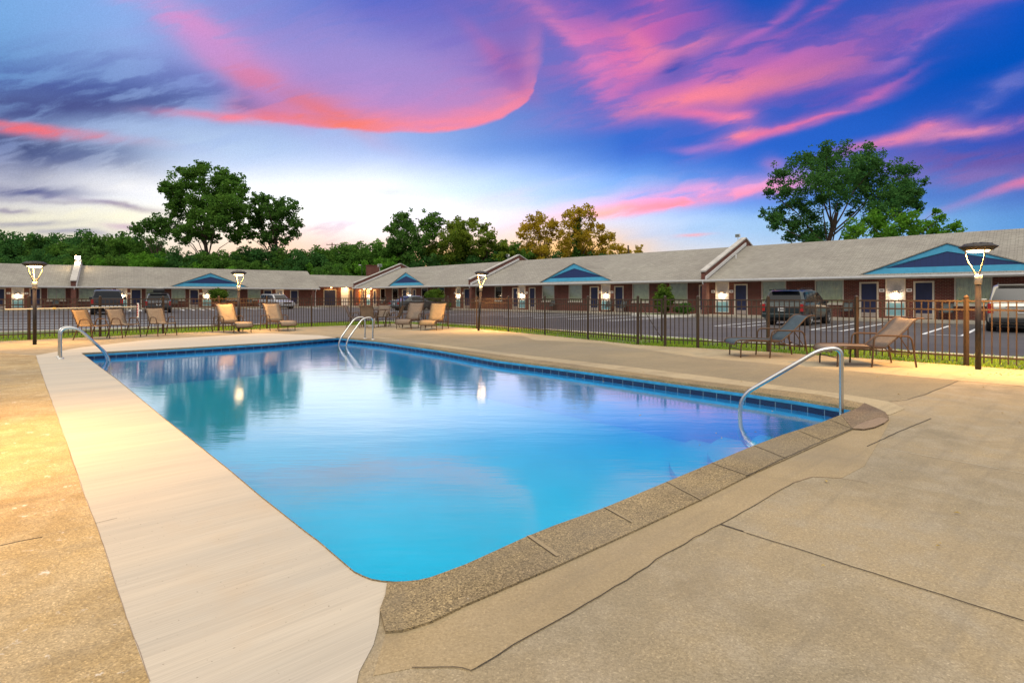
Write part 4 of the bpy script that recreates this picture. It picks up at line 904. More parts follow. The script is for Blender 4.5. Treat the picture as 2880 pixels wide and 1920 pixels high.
# ------------------------------------------------------------------ parking markings
def line(a,b,wd=.11,z=LOTZ+.004):
    a=Vector(a[:2]).to_3d();b=Vector(b[:2]).to_3d(); d=(b-a).normalized(); n=Vector((-d.y,d.x,0))*wd/2
    mb=MB(); mb.add([(p.x,p.y,z) for p in (a-n,b-n,b+n,a+n)],[(0,1,2,3)]); return struct(mb.build('parking_line',M['paint']))
s0=RW.e.dot(Vector(P(2594,940,LOTZ)[:2]+(0,)) if False else Vector((P(2594,940,LOTZ).x,P(2594,940,LOTZ).y,0))); 
for sx,gp,y0_,y1_ in ((.65,1.12,-4.8,-12.7),(-3.15,1.12,-4.8,-12.7),(-6.9,1.12,-4.6,-12.7),(-11.0,1.12,-4.6,-12.6),(-18.0,.6,-4.2,-11.3),(-20.85,.6,-4.2,-11.3),(-23.7,.6,-4.2,-11.3),(-26.6,.6,-4.2,-11.2),(-29.5,.6,-4.2,-11.2),(-32.5,.6,-4.2,-11.2),(-41,.6,-4.2,-11.0),(-44,.6,-4.2,-11.0)):
    a=RW.w(sx,y0_,0);b=RW.w(sx,y1_,0);c_=RW.w(sx+gp,y1_-.06,0);d_=RW.w(sx+gp,y0_,0)
    line(a,b,.12); line(b,c_,.12,LOTZ+.008); line(c_,d_,.12)
for yy,xa,xb in ((890.8,-60,250),(901,-10,690),(907.8,-30,660),(915.3,-40,640),(921.6,-40,520)):
    line(P(xa,yy,LOTZ),P(xb,yy-1.5,LOTZ),.19)
for px in (262,365,505,556,690,730,850):
    t=T(px,-2.2); line(LW.w(t,-3.6,0),LW.w(t,-9.5,0),.18); line(LW.w(t+.9,-3.6,0),LW.w(t+.9,-9.5,0),.18)
isl=[(4.6+p[0],0+p[1]) for p in ()]
ic=RW.w(S(1918),-2.6,0); ip=[]
for k in range(20):
    a=2*math.pi*k/20; v=RW.w(S(1918)+2.3*math.cos(a),-2.9+1.5*math.sin(a),0); ip.append((v.x,v.y))
struct(MB().prism(ip,-.2,.03).build('planting_kerb',M['kerb'])); 
ip2=[(ic.x+(x-ic.x)*.86,ic.y+(y-ic.y)*.86) for x,y in ip]; struct(sheet('planting_bed',ip2,.034,M['soil']))
# ------------------------------------------------------------------ wall side chairs
proto=armchair(M['grey_seat'],M['dark'],'dark metal chair under the window right of the nearest navy door',tuple(RW.w(S(2667),-.55,0))[:2],RW.rz-R(90),'metal chairs along the motel walls',.022,'metal_chair')
for Fm,Sx,px,lb in ((RW,S,2389,'dark metal chair behind the dark green minivan, by the window'),(RW,S,1762,'dark metal chair against the brick between gate and blue gable, right of a lamp panel'),(RW,S,1722,'dark metal chair just below the wall lamp between two navy doors'),(RW,S,1562,'dark metal chair beside the window under the middle blue gable'),(RW,S,1084,'dark metal chair left of the parked sedan at the far wall'),
              (LW,T,159,'dark metal chair under the window left of the white downspout'),(LW,T,492,'dark metal chair under the window right of the loaded car'),(LW,T,701,'dark metal chair half behind the silver van'),(LW,T,628,'dark metal chair next to the round bush')):
    c_=copy_tree(proto); v=Fm.w(Sx(px),-.55,0); c_.location=(v.x,v.y,.022); c_.rotation_euler=(0,0,Fm.rz-R(90)); c_['label']=lb
# ================================================================== VEHICLES
def car(name,label,cat,loc,rz,body,kind,L,W,Hh,wr=.33,extra=None,grp=None):
    """x forward, origin on the ground at the centre"""
    r=empty(name,(loc[0],loc[1],LOTZ),rz); tag(r,label,cat,grp)
    hw=W/2; bel=Hh*.60
    if kind=='suv':   # rear -> front stations: x, belt z, top z, half width top factor, low z
        zb=.30; st=[(-.5,bel*.86,bel*.86,.93,.42),(-.485,bel,bel,.95,.34),(-.47,bel+.01,bel+.03,.9,zb),(-.425,bel+.02,Hh*.965,.80,zb),(-.36,bel+.01,Hh,.80,zb),(-.05,bel,Hh,.79,zb),(.10,bel-.02,Hh*.965,.77,zb),(.26,bel-.05,bel+.0,.86,zb),(.40,bel-.13,bel-.10,.86,zb),(.475,bel-.22,bel-.19,.84,.32),(.5,bel-.36,bel-.34,.80,.42)]
    elif kind=='van':
        zb=.26; st=[(-.5,bel*.86,bel*.86,.93,.40),(-.485,bel-.04,bel-.04,.95,.32),(-.47,bel,bel+.03,.92,zb),(-.405,bel,Hh*.955,.78,zb),(-.33,bel,Hh,.78,zb),(-.02,bel,Hh,.78,zb),(.12,bel-.03,Hh*.96,.76,zb),(.31,bel-.10,bel-.04,.82,zb),(.43,bel-.20,bel-.16,.82,zb),(.485,bel-.30,bel-.26,.82,.32),(.5,bel-.42,bel-.40,.78,.42)]
    elif kind=='sedan':
        zb=.24; bel=Hh*.64; st=[(-.5,bel*.82,bel*.82,.92,.38),(-.48,bel,bel+.01,.92,.30),(-.36,bel+.02,bel+.05,.88,zb),(-.20,bel+.02,Hh*.95,.72,zb),(-.09,bel+.01,Hh,.72,zb),(.05,bel,Hh*.985,.72,zb),(.23,bel-.03,bel+.02,.84,zb),(.38,bel-.10,bel-.06,.84,zb),(.475,bel-.20,bel-.17,.80,.28),(.5,bel-.32,bel-.3,.76,.36)]
    else: # pickup
        zb=.42; bel=Hh*.62; st=[(-.5,bel*.97,bel*.98,.97,.55),(-.49,bel,bel,.97,.50),(-.14,bel,bel,.97,zb),(-.12,bel,Hh*.96,.82,zb),(-.06,bel,Hh,.82,zb),(.10,bel,Hh,.80,zb),(.16,bel-.02,Hh*.96,.78,zb),(.27,bel-.03,bel+.0,.88,zb),(.42,bel-.08,bel-.05,.90,zb),(.485,bel-.14,bel-.12,.88,.5),(.5,bel-.26,bel-.24,.86,.6)]
    rings=[]
    for (xf,zbl,zt,wf,zl) in st:
        x=xf*L; e=1.0
        if abs(xf)>.46: e=.965 if abs(xf)<.49 else .93
        w0=hw*e; wt=w0*wf if zt>zbl+.12 else w0*.93
        rr=[(0,zl),(w0*.86,zl),(w0*.97,zl+.10),(w0,zl+(zbl-zl)*.55),(w0*.985,zbl-.05),(w0*.95,zbl),(wt,max(zt-.05,zbl+.004)),(wt*.86,zt),(0,zt+.012)]
        rings.append([(x,y,z) for y,z in rr]+[(x,-y,z) for y,z in rr[-2:0:-1]])
    mb=MB(); n=len(rings[0])
    for g_ in rings: mb.v+=g_
    for i in range(len(rings)-1):
        for k in range(n): mb.f.append((i*n+k,i*n+(k+1)%n,(i+1)*n+(k+1)%n,(i+1)*n+k)); mb.sm.append(False)
    mb.f.append(tuple(range(n))[::-1]); mb.sm.append(False); mb.f.append(tuple((len(rings)-1)*n+k for k in range(n))); mb.sm.append(False)
    b=mb.build('body',body,r); bevel(b,.035,3); 
    for p in b.data.polygons: p.use_smooth=True
    def quad(nm,pts,m,par=r,off=.012,thick=.0):
        P4=[Vector(p) for p in pts]; nn=(P4[1]-P4[0]).cross(P4[3]-P4[0]).normalized(); c_=sum(P4,Vector())/4
        if nn.dot(c_-Vector((0,0,bel*.8)))<0: nn=-nn
        vs=[p+nn*off for p in P4]+[p-nn*.03 for p in P4]
        MB().add(vs,[(0,1,2,3),(7,6,5,4),(0,4,5,1),(1,5,6,2),(2,6,7,3),(3,7,4,0)]).build(nm,m,par)
    def lerp(a,b_,t): return Vector(a)+(Vector(b_)-Vector(a))*t
    def facequad(i,j,k,l,u0,u1,v0,v1):
        A,B=rings[i][k],rings[j][k]; D,C_=rings[i][l],rings[j][l]
        f=lambda u,v: lerp(lerp(A,B,u),lerp(D,C_,u),v)
        return [f(u0,v0),f(u1,v0),f(u1,v1),f(u0,v1)]
    GL=M['car_glass']; N=n
    mir=lambda k:(N-k)%N
    top=[i for i,s_ in enumerate(st) if s_[2]>bel+.3]; a,z=top[0],top[-1]
    for sgn in (0,1):
        k5,k6=(5,6) if not sgn else (mir(5),mir(6))
        if kind in('suv','van'): segs=[(a,a+1,.3,.95),(a+1,a+2,.03,.30),(a+1,a+2,.35,.66),(a+1,a+2,.71,1.0),(a+2,z,.05,1.0)]
        elif kind=='sedan': segs=[(a,a+1,.15,1.0),(a+1,z,.05,.95)]
        else: segs=[(a,a+1,.4,1.0),(a+1,a+2,.05,.55),(a+1,a+2,.62,.98),(a+2,z,.1,1.0)]
        for i,j,u0,u1 in segs: quad('side_window',facequad(i,j,k5,k6,u0,u1,.10,.90),GL)
        # A pillar corner glass
        quad('side_window',[lerp(rings[z][k5],rings[z+1][k5],.0)+Vector((.02,0,.06)),lerp(rings[z][k5],rings[z+1][k5],.62)+Vector((0,0,.05)),lerp(rings[z][k6],rings[z+1][k6],.45)-Vector((0,0,.03)),Vector(rings[z][k6])-Vector((0,0,.05))],GL)
    quad('windscreen',[lerp(rings[z][7],rings[z+1][7],.08),lerp(rings[z][7],rings[z+1][7],.93),lerp(rings[z][mir(7)],rings[z+1][mir(7)],.93),lerp(rings[z][mir(7)],rings[z+1][mir(7)],.08)],GL)
    quad('rear_window',[lerp(rings[a-1][6],rings[a][7],.14),lerp(rings[a-1][6],rings[a][7],.90),lerp(rings[a-1][mir(6)],rings[a][mir(7)],.90),lerp(rings[a-1][mir(6)],rings[a][mir(7)],.14)],GL,off=.02)
    # wheels in dark arches
    for fx in (-.29 if kind!='pickup' else -.30,.31):
        for s_ in (-1,1):
            y=s_*hw; x=fx*L
            MB().add([(x+(wr+.07)*math.cos(t),y-s_*yy,wr+.02+(wr+.07)*math.sin(t)) for yy in (-.004,.28) for t in [2*math.pi*k/20 for k in range(20)]],[tuple(range(20)),tuple(range(20,40))[::-1]]+[(k,(k+1)%20,20+(k+1)%20,20+k) for k in range(20)]).build('wheel_arch',M['black_plastic'],r)
            def ring(rad,ya,yb,m_,nm,par):
                return MB().add([(x+rd*math.cos(2*math.pi*k/22),y+s_*yy,wr+rd*math.sin(2*math.pi*k/22)) for rd,yy in rad for k in range(22)],[(i*22+k,i*22+(k+1)%22,(i+1)*22+(k+1)%22,(i+1)*22+k) for i in range(len(rad)-1) for k in range(22)]).build(nm,M[m_],par)
            wh=ring([(.001,-.20),(wr*.98,-.20),(wr,-.16),(wr,-.01),(wr*.96,.02),(wr*.66,.022)],0,0,'tyre','wheel',r)
            ring([(wr*.67,.021),(wr*.64,.010),(wr*.60,-.03),(.08,-.02),(.06,.015),(.001,.017)],0,0,'rim','rim',wh)
            for k in range(5):
                t=2*math.pi*k/5+.3; MB().bar((x+.05*math.cos(t),y+s_*.008,wr+.05*math.sin(t)),(x+wr*.62*math.cos(t),y+s_*.002,wr+wr*.62*math.sin(t)),.05,.02).build('spoke',M['rim'],wh)
    # lights, bumpers, plate, mirrors
    xr=-.5*L; xf_=.5*L
    for s_ in (-1,1):
        if kind=='sedan': MB().box(xr-.015,xr+.10,s_*hw*.62 if s_>0 else -hw*.955,hw*.955 if s_>0 else -hw*.62,bel*.66,bel*.84).build('tail_light',M['tail_red'],r)
        else: MB().box(xr-.012,xr+.12,min(s_*hw*.80,s_*hw*.975),max(s_*hw*.80,s_*hw*.975),bel*.66,bel*1.0).build('tail_light',M['tail_red'],r)
        MB().box(xf_-.30,xf_-.03,min(s_*hw*.60,s_*hw*.93),max(s_*hw*.60,s_*hw*.93),bel-.42,bel-.24).build('headlight',M['headlight'],r)
        mm=MB().box(.15*L,.15*L+.10,min(s_*(hw-.02),s_*(hw+.20)),max(s_*(hw-.02),s_*(hw+.20)),bel+.02,bel+.17).build('mirror',body,r); bevel(mm,.03,2)
        for dx in ((-.22,.02) if kind!='pickup' else (-.0,.16)): MB().box(dx*L,dx*L+.17,min(s_*hw*.98,s_*(hw+.02)),max(s_*hw*.98,s_*(hw+.02)),bel-.14,bel-.11).build('door_handle',body,r)
        if kind in('suv','van'): MB().tube(rounded([(-.36*L,s_*hw*.66,Hh),(-.34*L,s_*hw*.66,Hh+.06),(.02*L,s_*hw*.66,Hh+.06),(.05*L,s_*hw*.66,Hh-.01)],.04,3),.016,6).build('roof_rail',M['black_plastic'],r)
    bb=MB().box(xr-.09,xr+.14,-hw*.93,hw*.93,.36 if kind!='pickup' else .50,.58 if kind!='pickup' else .70).build('rear_bumper',M['rim'] if kind=='pickup' else (body if kind!='suv' else M['black_plastic']),r); bevel(bb,.05,3)
    bb=MB().box(xf_-.16,xf_+.05,-hw*.90,hw*.90,.30 if kind!='pickup' else .46,.54 if kind!='pickup' else .66).build('front_bumper',body,r); bevel(bb,.05,3)
    MB().box(xf_-.10,xf_+.006,-hw*.50,hw*.50,.57,.72).build('grille',M['black_plastic'],r)
    pz=bel*.74 if kind in('suv','van') else (.52 if kind=='pickup' else bel*.70)
    px_=xr-.02 if kind!='pickup' else xr-.10
    pt=MB().box(px_-.010,px_,-.16,.16,pz-.08,pz+.08).build('licence_plate',M['plate'],r)
    MB().box(px_-.013,px_-.0105,-.10,.10,pz-.03,pz+.03).build('plate_number',M['dark'],pt)
    if kind!='sedan' : MB().box(xr-.03 if kind!='pickup' else xr-.012,xr+.02,-hw*.45,hw*.45,bel*.88,bel*.905).build('tailgate_trim',M['rim'] if kind!='pickup' else M['black_plastic'],r)
    if kind in('suv','van'): MB().box(xr*.93,xr*.80,-hw*.66,hw*.66,Hh-.045,Hh+.0).build('spoiler',body,r)
    MB().box(xr*.9,xf_*.9,-hw*.8,hw*.8,.2,.42).build('underbody',M['black_plastic'],r)
    return r
HN=math.atan2(RW.n.y,RW.n.x); HL=math.atan2(LW.n.y,LW.n.x)
def cpos(px,Y): return ((px-HX)/F*Y,Y)
car('pickup_truck','dark grey crew cab pickup truck parked nose in at the left wing','pickup truck',cpos(303,43.3),HL+R(1),M['paint_truck'],'pickup',5.8,2.03,1.92,.40)
c2=car('parked_suv','dark SUV with a loaded cargo bag on its roof, parked left of centre','SUV',cpos(446,47.5),HL-R(2),M['paint_suv_grey'],'suv',4.7,1.88,1.62,.35)
cg=MB()
cb=empty('roof_cargo',(c2.location.x,c2.location.y,LOTZ+1.68),HL-R(2)); tag(cb,'pile of dark and pale luggage strapped on the roof of the SUV','luggage')
for nm,m_,b_ in (('cargo_basket','black_plastic',(-1.1,.5,-.58,.58,.0,.08)),('duffel_bag','dark',(-1.0,.2,-.45,.40,.082,.34)),('pale_bag','stone_cap',(-.85,.0,-.36,.20,.342,.50))):
    o_=MB().box(*b_).build(nm,M[m_],cb); bevel(o_,.07,3) if nm!='cargo_basket' else None
MB().tube([(-.9,-.85,.02),(-.9,.85,.02)],.02,6).build('cross_bar',M['black_plastic'],cb)
car('minivan','silver SUV facing right in front of the far left wing, beside the last lamp panel','SUV',cpos(778,60.5),HL-R(180)+R(18),M['paint_silver'],'suv',4.6,1.85,1.66,.34)
car('sedan','grey sedan seen from behind, parked by the round bush at the middle of the lot','sedan',cpos(1166,55.2),HN,M['paint_sedan'],'sedan',4.9,1.83,1.48,.34)
car('minivan','dark green minivan with red tail lights parked at the right wing, rear towards the pool','minivan',cpos(2246,27.6),HN-R(1),M['paint_teal'],'van',4.75,1.93,1.72,.35)
car('parked_suv','champagne white SUV cut off by the right edge of the photo','SUV',cpos(2866,22.4),HN+R(3),M['paint_champagne'],'suv',5.0,2.0,1.86,.38)
# ================================================================== TREES
rng=np.random.default_rng(11)
def leaf_mesh(name,cent,rad,cnt,size,m,parent,flat=.0):
    """many small leaf quads in clumps"""
    ps=[];ss=[]
    for c_,r_,k in zip(cent,rad,cnt):
        v=rng.normal(size=(k,3)); v/=np.linalg.norm(v,axis=1,keepdims=True); v*= (rng.random((k,1))**.45)*r_; v[:,2]*=.8
        ps.append(np.asarray(c_)+v); ss.append(np.full(k,size))
    p=np.concatenate(ps); n=len(p); s=np.concatenate(ss)*rng.uniform(.6,1.35,n)
    a=rng.normal(size=(n,3)); a/=np.linalg.norm(a,axis=1,keepdims=True); b=rng.normal(size=(n,3)); b-=a*(a*b).sum(1,keepdims=True); b/=np.linalg.norm(b,axis=1,keepdims=True)
    a=a*s[:,None]*.5; b=b*s[:,None]*.34
    q=np.stack([p-a,p+b*.9-a*.1,p+a,p-b*.9-a*.1],1).reshape(-1,3)
    me=bpy.data.meshes.new(name); me.vertices.add(4*n); me.vertices.foreach_set('co',q.astype(np.float32).ravel())
    me.loops.add(4*n); me.loops.foreach_set('vertex_index',np.arange(4*n,dtype=np.int32)); me.polygons.add(n); me.polygons.foreach_set('loop_start',(np.arange(n)*4).astype(np.int32)); me.update(calc_edges=True)
    me.materials.append(m); o=bpy.data.objects.new(name,me); col.objects.link(o); o.parent=parent; return o
def limbs(mb,root,top,cents,r0,rnd):
    """trunk from root to fork and a limb out to every lobe"""
    n=6; path=[root+(top-root)*t+Vector((rnd.uniform(-.15,.15)*t*3,rnd.uniform(-.15,.15)*t*3,0)) for t in [i/n for i in range(n+1)]]
    mb.tube(path,[r0*(1-.45*i/n) for i in range(n+1)],9)
    for c_ in cents:
        c_=Vector(c_); t0=max(.35,min(1,(c_.z-root.z)/(top.z-root.z)*.55)); i=min(n-1,int(t0*n)); st_=path[i]+(path[i+1]-path[i])*(t0*n-i)
        mid=st_+(c_-st_)*.5+Vector((0,0,(c_-st_).length*.10))+Vector((rnd.uniform(-.3,.3),rnd.uniform(-.3,.3),0))
        L=(c_-st_).length; rr=min(r0*.30,.03+.011*L)
        mb.tube([st_,st_+(mid-st_)*.5+Vector((0,0,-.02*L)),mid,mid+(c_-mid)*.55,c_],[rr,rr*.8,rr*.6,rr*.4,.02],5,False)
    return mb
def lobed_tree(name,label,cat,scale,org,lobes,Y,trunk,leaf,size,dens,seed,fill=.55,group=None,sub=20,depth=None):
    """lobes (x,y,r in zoomed px) give each bough its place; they get their own depth around the trunk"""
    rnd=random.Random(seed); sc_px=F/Y
    L=[(org[0]+x/scale,org[1]+y/scale,r/scale) for x,y,r in lobes]
    tx=trunk[0]; base=Vector(((tx-HX)/F*Y,Y,-.3)); r=empty(name,tuple(base)); tag(r,label,cat,group)
    W=(max(l[0]+l[2] for l in L)-min(l[0]-l[2] for l in L))/sc_px; dp=depth or W*.42
    cents=[];rad=[];cnt=[];lc=[]
    cxm=sum(l[0] for l in L)/len(L)
    for (x,y,rp) in L:
        R_=rp/sc_px; f=1-min(1,abs(x-cxm)/sc_px/(W*.5))**2
        for rep in range(2):
            dy=rnd.uniform(-1,1)*dp*(.25+.75*max(f,0))*(.55 if rep==0 else 1.0)
            Yy=Y+dy; c_=Vector(((x-HX)/F*Yy,Yy,H+(HY-y)*Yy/F))-base
            if rep and rnd.random()<.45: continue
            lc.append(tuple(c_))
            for k in range(sub):
                v=Vector((rnd.gauss(0,1),rnd.gauss(0,1),rnd.gauss(0,1))); v.normalize(); v*=R_*rnd.uniform(.15,1.2); 
                cr_=R_*rnd.uniform(.24,.55); cents.append(tuple(c_+v)); rad.append(cr_); cnt.append(max(8,int(dens*cr_*cr_)))
    leaf_mesh('crown',cents,rad,cnt,size,M[leaf],r)
    mb=MB(); fork=at(trunk[0]+trunk[2],trunk[1],Y)-base; limbs(mb,Vector((0,0,0)),fork,rnd.sample(lc,min(len(lc),18)),trunk[3],rnd); mb.build('trunk',M['bark'],r)
    return r
t1=[(750,200,130),(560,230,130),(480,170,60),(1000,280,130),(1200,300,110),(330,400,90),(260,420,50),(450,420,130),(900,470,160),(1150,450,150),(1300,430,70),(480,600,140),(700,620,180),(950,640,180),(1200,640,150),(500,760,150),(750,800,160),(1000,820,150),(1250,780,130),(600,920,150),(350,650,60),(850,930,90),(700,400,120),(780,130,60),(450,1000,90),(700,1010,90),(900,1040,90),(1100,960,100),(1270,950,90),(1200,1060,80),(560,1080,80)]
lobed_tree('broadleaf_tree','tallest leafy tree above the left wing roof, with airy crown','tree',4.612,(400,440),t1,90,(580,640,0,.42),'leaf_mid',.42,75,1)
t2=[(1450,600,110),(1600,560,90),(1800,620,120),(1950,620,100),(1500,720,130),(1700,760,150),(1900,800,150),(2020,900,70),(1500,880,110),(1720,930,120),(1950,980,90),(1850,1080,80),(1400,780,80),(1450,1000,60),(1350,920,90),(1600,1050,90),(1720,1090,90),(1380,1040,70)]
lobed_tree('broadleaf_tree','broad dark tree standing just right of the tallest tree','tree',4.612,(400,440),t2,94,(775,640,0,.36),'leaf_dark',.42,85,2)
t3=[(150,880,110),(50,900,90),(280,850,70),(300,950,100),(380,760,60),(-60,960,80),(200,980,110)]
lobed_tree('broadleaf_tree','smaller ragged tree at the left foot of the tallest tree','tree',4.612,(400,440),t3,92,(440,700,0,.22),'leaf_dark',.40,80,3)
t4=[(840,150,80),(1020,150,90),(1250,200,100),(650,230,100),(520,290,90),(900,290,130),(1100,300,120),(1330,290,90),(1480,320,90),(1600,360,90),(1720,340,50),(400,370,90),(330,450,60),(600,400,130),(800,440,120),(1150,440,140),(1400,450,140),(1600,480,100),(1800,450,45),(1720,570,60),(300,560,60),(450,550,100),(650,560,110),(1000,560,110),(1250,580,130),(1480,600,120),(1650,640,90),(1740,700,50),(230,740,55),(330,780,70),(420,700,80),(350,880,70),(600,700,90),(580,850,110),(700,800,110),(750,950,120),(600,980,100),(480,980,60),(700,1030,80),(1150,650,80),(1350,700,110),(1550,740,90),(1080,760,50),(400,800,70),(520,870,80),(1500,680,120),(1650,540,100),(1250,470,120),(960,470,110),(800,620,90),(960,690,70),(760,300,110),(1180,320,110),(1400,560,120),(560,640,90)]
lobed_tree('broadleaf_tree','large spreading tree behind the right wing with visible forking trunk','tree',3.459,(2080,380),t4,56,(2335,600,0,.33),'leaf_deep',.23,150,4,sub=21)
t5=[(1250,830,110),(1150,930,110),(1050,1000,70),(1400,860,110),(1500,950,110),(1650,840,110),(1700,950,110),(1850,860,90),(1900,950,80),(1960,800,50),(2080,900,70),(2150,960,60),(1350,980,100),(2000,970,60),(1910,740,25),(1560,830,70)]
lobed_tree('broadleaf_tree','bright green bushy tree peeping over the right wing roof, under the big tree','tree',3.459,(2080,380),t5,49,(2520,670,0,.18),'leaf_bright',.24,200,5)
mid=[('broadleaf_tree','first rounded tree of the middle clump, green with a golden top','leaf_dark',[(260,150,70),(200,200,70),(300,220,80),(150,250,50),(250,300,110),(180,380,90),(330,380,100),(120,450,90),(300,480,110)],1132),
 ('broadleaf_tree','airy grey green tree second in the middle clump','leaf_mid',[(480,150,70),(550,180,50),(420,200,60),(500,250,80),(460,320,80)],1215),
 ('broadleaf_tree','wide tree with sunlit golden top in the middle clump','leaf_olive',[(820,200,50),(720,230,70),(640,230,50),(760,300,90),(650,330,90),(550,380,90),(600,470,110),(450,450,100),(750,420,110)],1285),
 ('broadleaf_tree','golden edged tree at the right end of the middle clump','leaf_olive',[(910,240,50),(950,290,60),(900,340,70),(980,340,50),(900,430,90)],1365),
 ('broadleaf_tree','low dark tree in the dip left of the glowing trees','leaf_olive',[(1080,380,50),(1030,420,60),(1130,430,60),(1050,480,60)],1415),
 ('broadleaf_tree','thin golden backlit tree, left one of the glowing pair','leaf_backlit',[(1310,160,50),(1380,160,50),(1260,230,50),(1340,230,70),(1450,210,60),(1500,210,50),(1240,300,50),(1400,310,80),(1500,290,60),(1300,380,80),(1250,420,60),(1420,420,80),(1350,480,80)],1520),
 ('broadleaf_tree','tall golden backlit tree with a vine covered trunk, right one of the glowing pair','leaf_backlit',[(1700,90,50),(1620,130,50),(1780,110,60),(1820,160,50),(1680,180,80),(1600,230,60),(1800,230,70),(1700,300,90),(1600,330,70),(1800,330,80),(1880,240,40),(1900,330,60),(1600,430,80),(1750,440,90),(1900,430,80),(1970,310,35),(1980,400,50)],1625),
 ('broadleaf_tree','small golden tree at the right end, lowest over the roof ridge','leaf_backlit',[(2050,410,40),(2060,460,40),(2110,450,30),(2190,410,35),(2190,450,30)],1770)]
for i,(nm,lb,lf,lo_,tx) in enumerate(mid):
    lobed_tree(nm,lb,'tree',2.94,(1050,560),lo_,96,(tx,690,0,.25),lf,.38,60 if lf=='leaf_backlit' else 95,20+i,sub=19,depth=4.5)
vine=[(1690,170,32),(1685,230,34),(1680,290,36),(1675,350,38),(1680,420,42),(1690,480,46)]
lobed_tree('ivy_vine','dark ivy column climbing the tall golden tree','vine',2.94,(1050,560),vine,95,(1622,700,0,.2),'leaf_dark',.35,300,40,sub=12,depth=.8)
# low woods behind the roofs: individual round trees
def round_tree_mesh(seed,leaf):
    rnd=random.Random(seed); r=empty('wood_tree',(0,0,-.3)); cents=[];rad=[];cnt=[];lc=[]
    for k in range(34):
        v=Vector((rnd.gauss(0,1),rnd.gauss(0,1),rnd.gauss(0,1))).normalized()*rnd.uniform(.55,1.0); c_=Vector((v.x*4.6,v.y*4.6,5.2+v.z*4.2)); lc.append(tuple(c_))
        for q_ in range(5):
            u=Vector((rnd.gauss(0,.8),rnd.gauss(0,.8),rnd.gauss(0,.7))); rr=rnd.uniform(.5,1.15); cents.append(tuple(c_+u)); rad.append(rr); cnt.append(int(120*rr*rr))
    leaf_mesh('crown',cents,rad,cnt,.38,M[leaf],r)
    mb=MB(); limbs(mb,Vector((0,0,0)),Vector((0,0,6)),lc[:14],.22,rnd); mb.build('trunk',M['bark'],r); return r
protos=[round_tree_mesh(70+i,lf) for i,lf in enumerate(('leaf_dark','leaf_mid','leaf_deep','leaf_bright','leaf_mid'))]
wood=[(-30,690,100,2),(20,668,104,0),(62,652,98,2),(110,650,100,0),(165,660,104,2),(215,690,98,4),(262,656,102,2),(305,648,98,0),(352,668,95,4),(402,668,99,2),(425,708,84,3),(370,712,86,3),(300,722,84,4),(470,712,90,0),(520,700,86,2),(572,700,88,0),(625,712,86,4),(560,738,82,3),(640,748,80,3),(680,694,92,0),(725,690,90,2),(770,700,92,0),(815,706,94,4),(858,703,90,2),(905,703,96,0),(948,692,94,4),(985,696,96,2),(1025,690,93,4),(1062,672,97,3),(1000,728,88,3),(930,735,86,0),(1090,722,92,3),(1140,724,96,0),(1200,712,94,2),(1250,716,96,4),(1310,706,97,0),(1362,712,96,2),(1410,722,98,0),(1440,690,98,4),(1462,706,96,4),(1515,706,97,0),(1568,712,96,2),(1618,716,97,0),(1672,706,96,2),(1722,716,98,4),(130,708,88,2),(200,722,88,0),(60,720,90,2),(-10,725,90,0),(240,735,84,4),(700,738,84,4),(760,742,86,0),(820,745,86,2),(875,742,88,3)]
LM=[(97,'the left lamp post'),(202,'the blazing flood light'),(303,'the grey pickup'),(446,'the loaded SUV'),(593,'the left blue gable'),(670,'the second lamp post'),(778,'the silver SUV'),(864,'the end of the left roof'),(934,'the utility pole'),(1048,'the brick chimney'),(1142,'the farthest right gable'),(1264,'the round bush'),(1356,'the leaning lamp'),(1445,'the middle fire wall'),(1615,'the middle blue gable')]
CN={0:'dark green',2:'blue green',3:'bright green',4:'mid green'}
def wood_label(px,Y,k):
    if px<10: return f"{CN[k]} tree in the low woods at the far left edge{', nearer row' if Y<91 else ''}"
    x_,nm=min(LM,key=lambda q:abs(q[0]-px)); rel='right above' if abs(x_-px)<16 else ('just left of' if px<x_ else 'just right of')
    if x_==1615 and px>1640: rel='well right of'
    return f"{CN[k]} tree in the {'nearer' if Y<91 else 'farther'} low woods, {rel} {nm}"
used=set()
for i,(px,py,Y,k) in enumerate(wood):
    h=H+(HY-py)*Y/F+.3; s_=h/9.9; rr_=random.Random(900+i)
    if k not in used: t_=protos[k]; used.add(k)
    else: t_=copy_tree(protos[k])
    t_.location=((px-HX)/F*Y,Y,-.3); t_.scale=(s_*rr_.uniform(.85,1.15),s_*rr_.uniform(.85,1.15),s_); t_.rotation_euler=(0,0,rr_.uniform(0,6.28)); tag(t_,wood_label(px,Y,k),'tree','low woods behind the motel roofs')
for k,p_ in enumerate(protos):
    if k not in used:
        for c_ in children(p_): bpy.data.objects.remove(c_)
        bpy.data.objects.remove(p_)
# shrubs
def shrub(name,label,loc,h,w_,z0,leaf='leaf_shrub',size=.10,n=60,conic=0.0,seed=1):
    rnd=random.Random(seed); r=empty(name,tuple(loc)); tag(r,label,'shrub'); cents=[];rad=[];cnt=[]
    for k in range(n):
        v=Vector((rnd.gauss(0,1),rnd.gauss(0,1),rnd.gauss(0,1))).normalized()*rnd.uniform(.5,1); z=(v.z*.5+.5); ww=w_/2*(1-conic*z)
        cents.append((v.x*ww*.85,v.y*ww*.85,z0+z*(h-z0))); rr=w_*rnd.uniform(.10,.17); rad.append(rr); cnt.append(int(60))
    leaf_mesh('foliage',cents,rad,cnt,size,M[leaf],r); MB().tube([(0,0,0),(0,0,z0+(h-z0)*.6)],[.05,.03],7).build('stem',M['bark'],r); return r
v=RW.w(S(1914),-2.5,.03); shrub('arborvitae','tall rounded evergreen shrub in the kerbed bed right of the gate',v,2.05,1.7,.1,n=110,conic=.25,seed=3,size=.11)
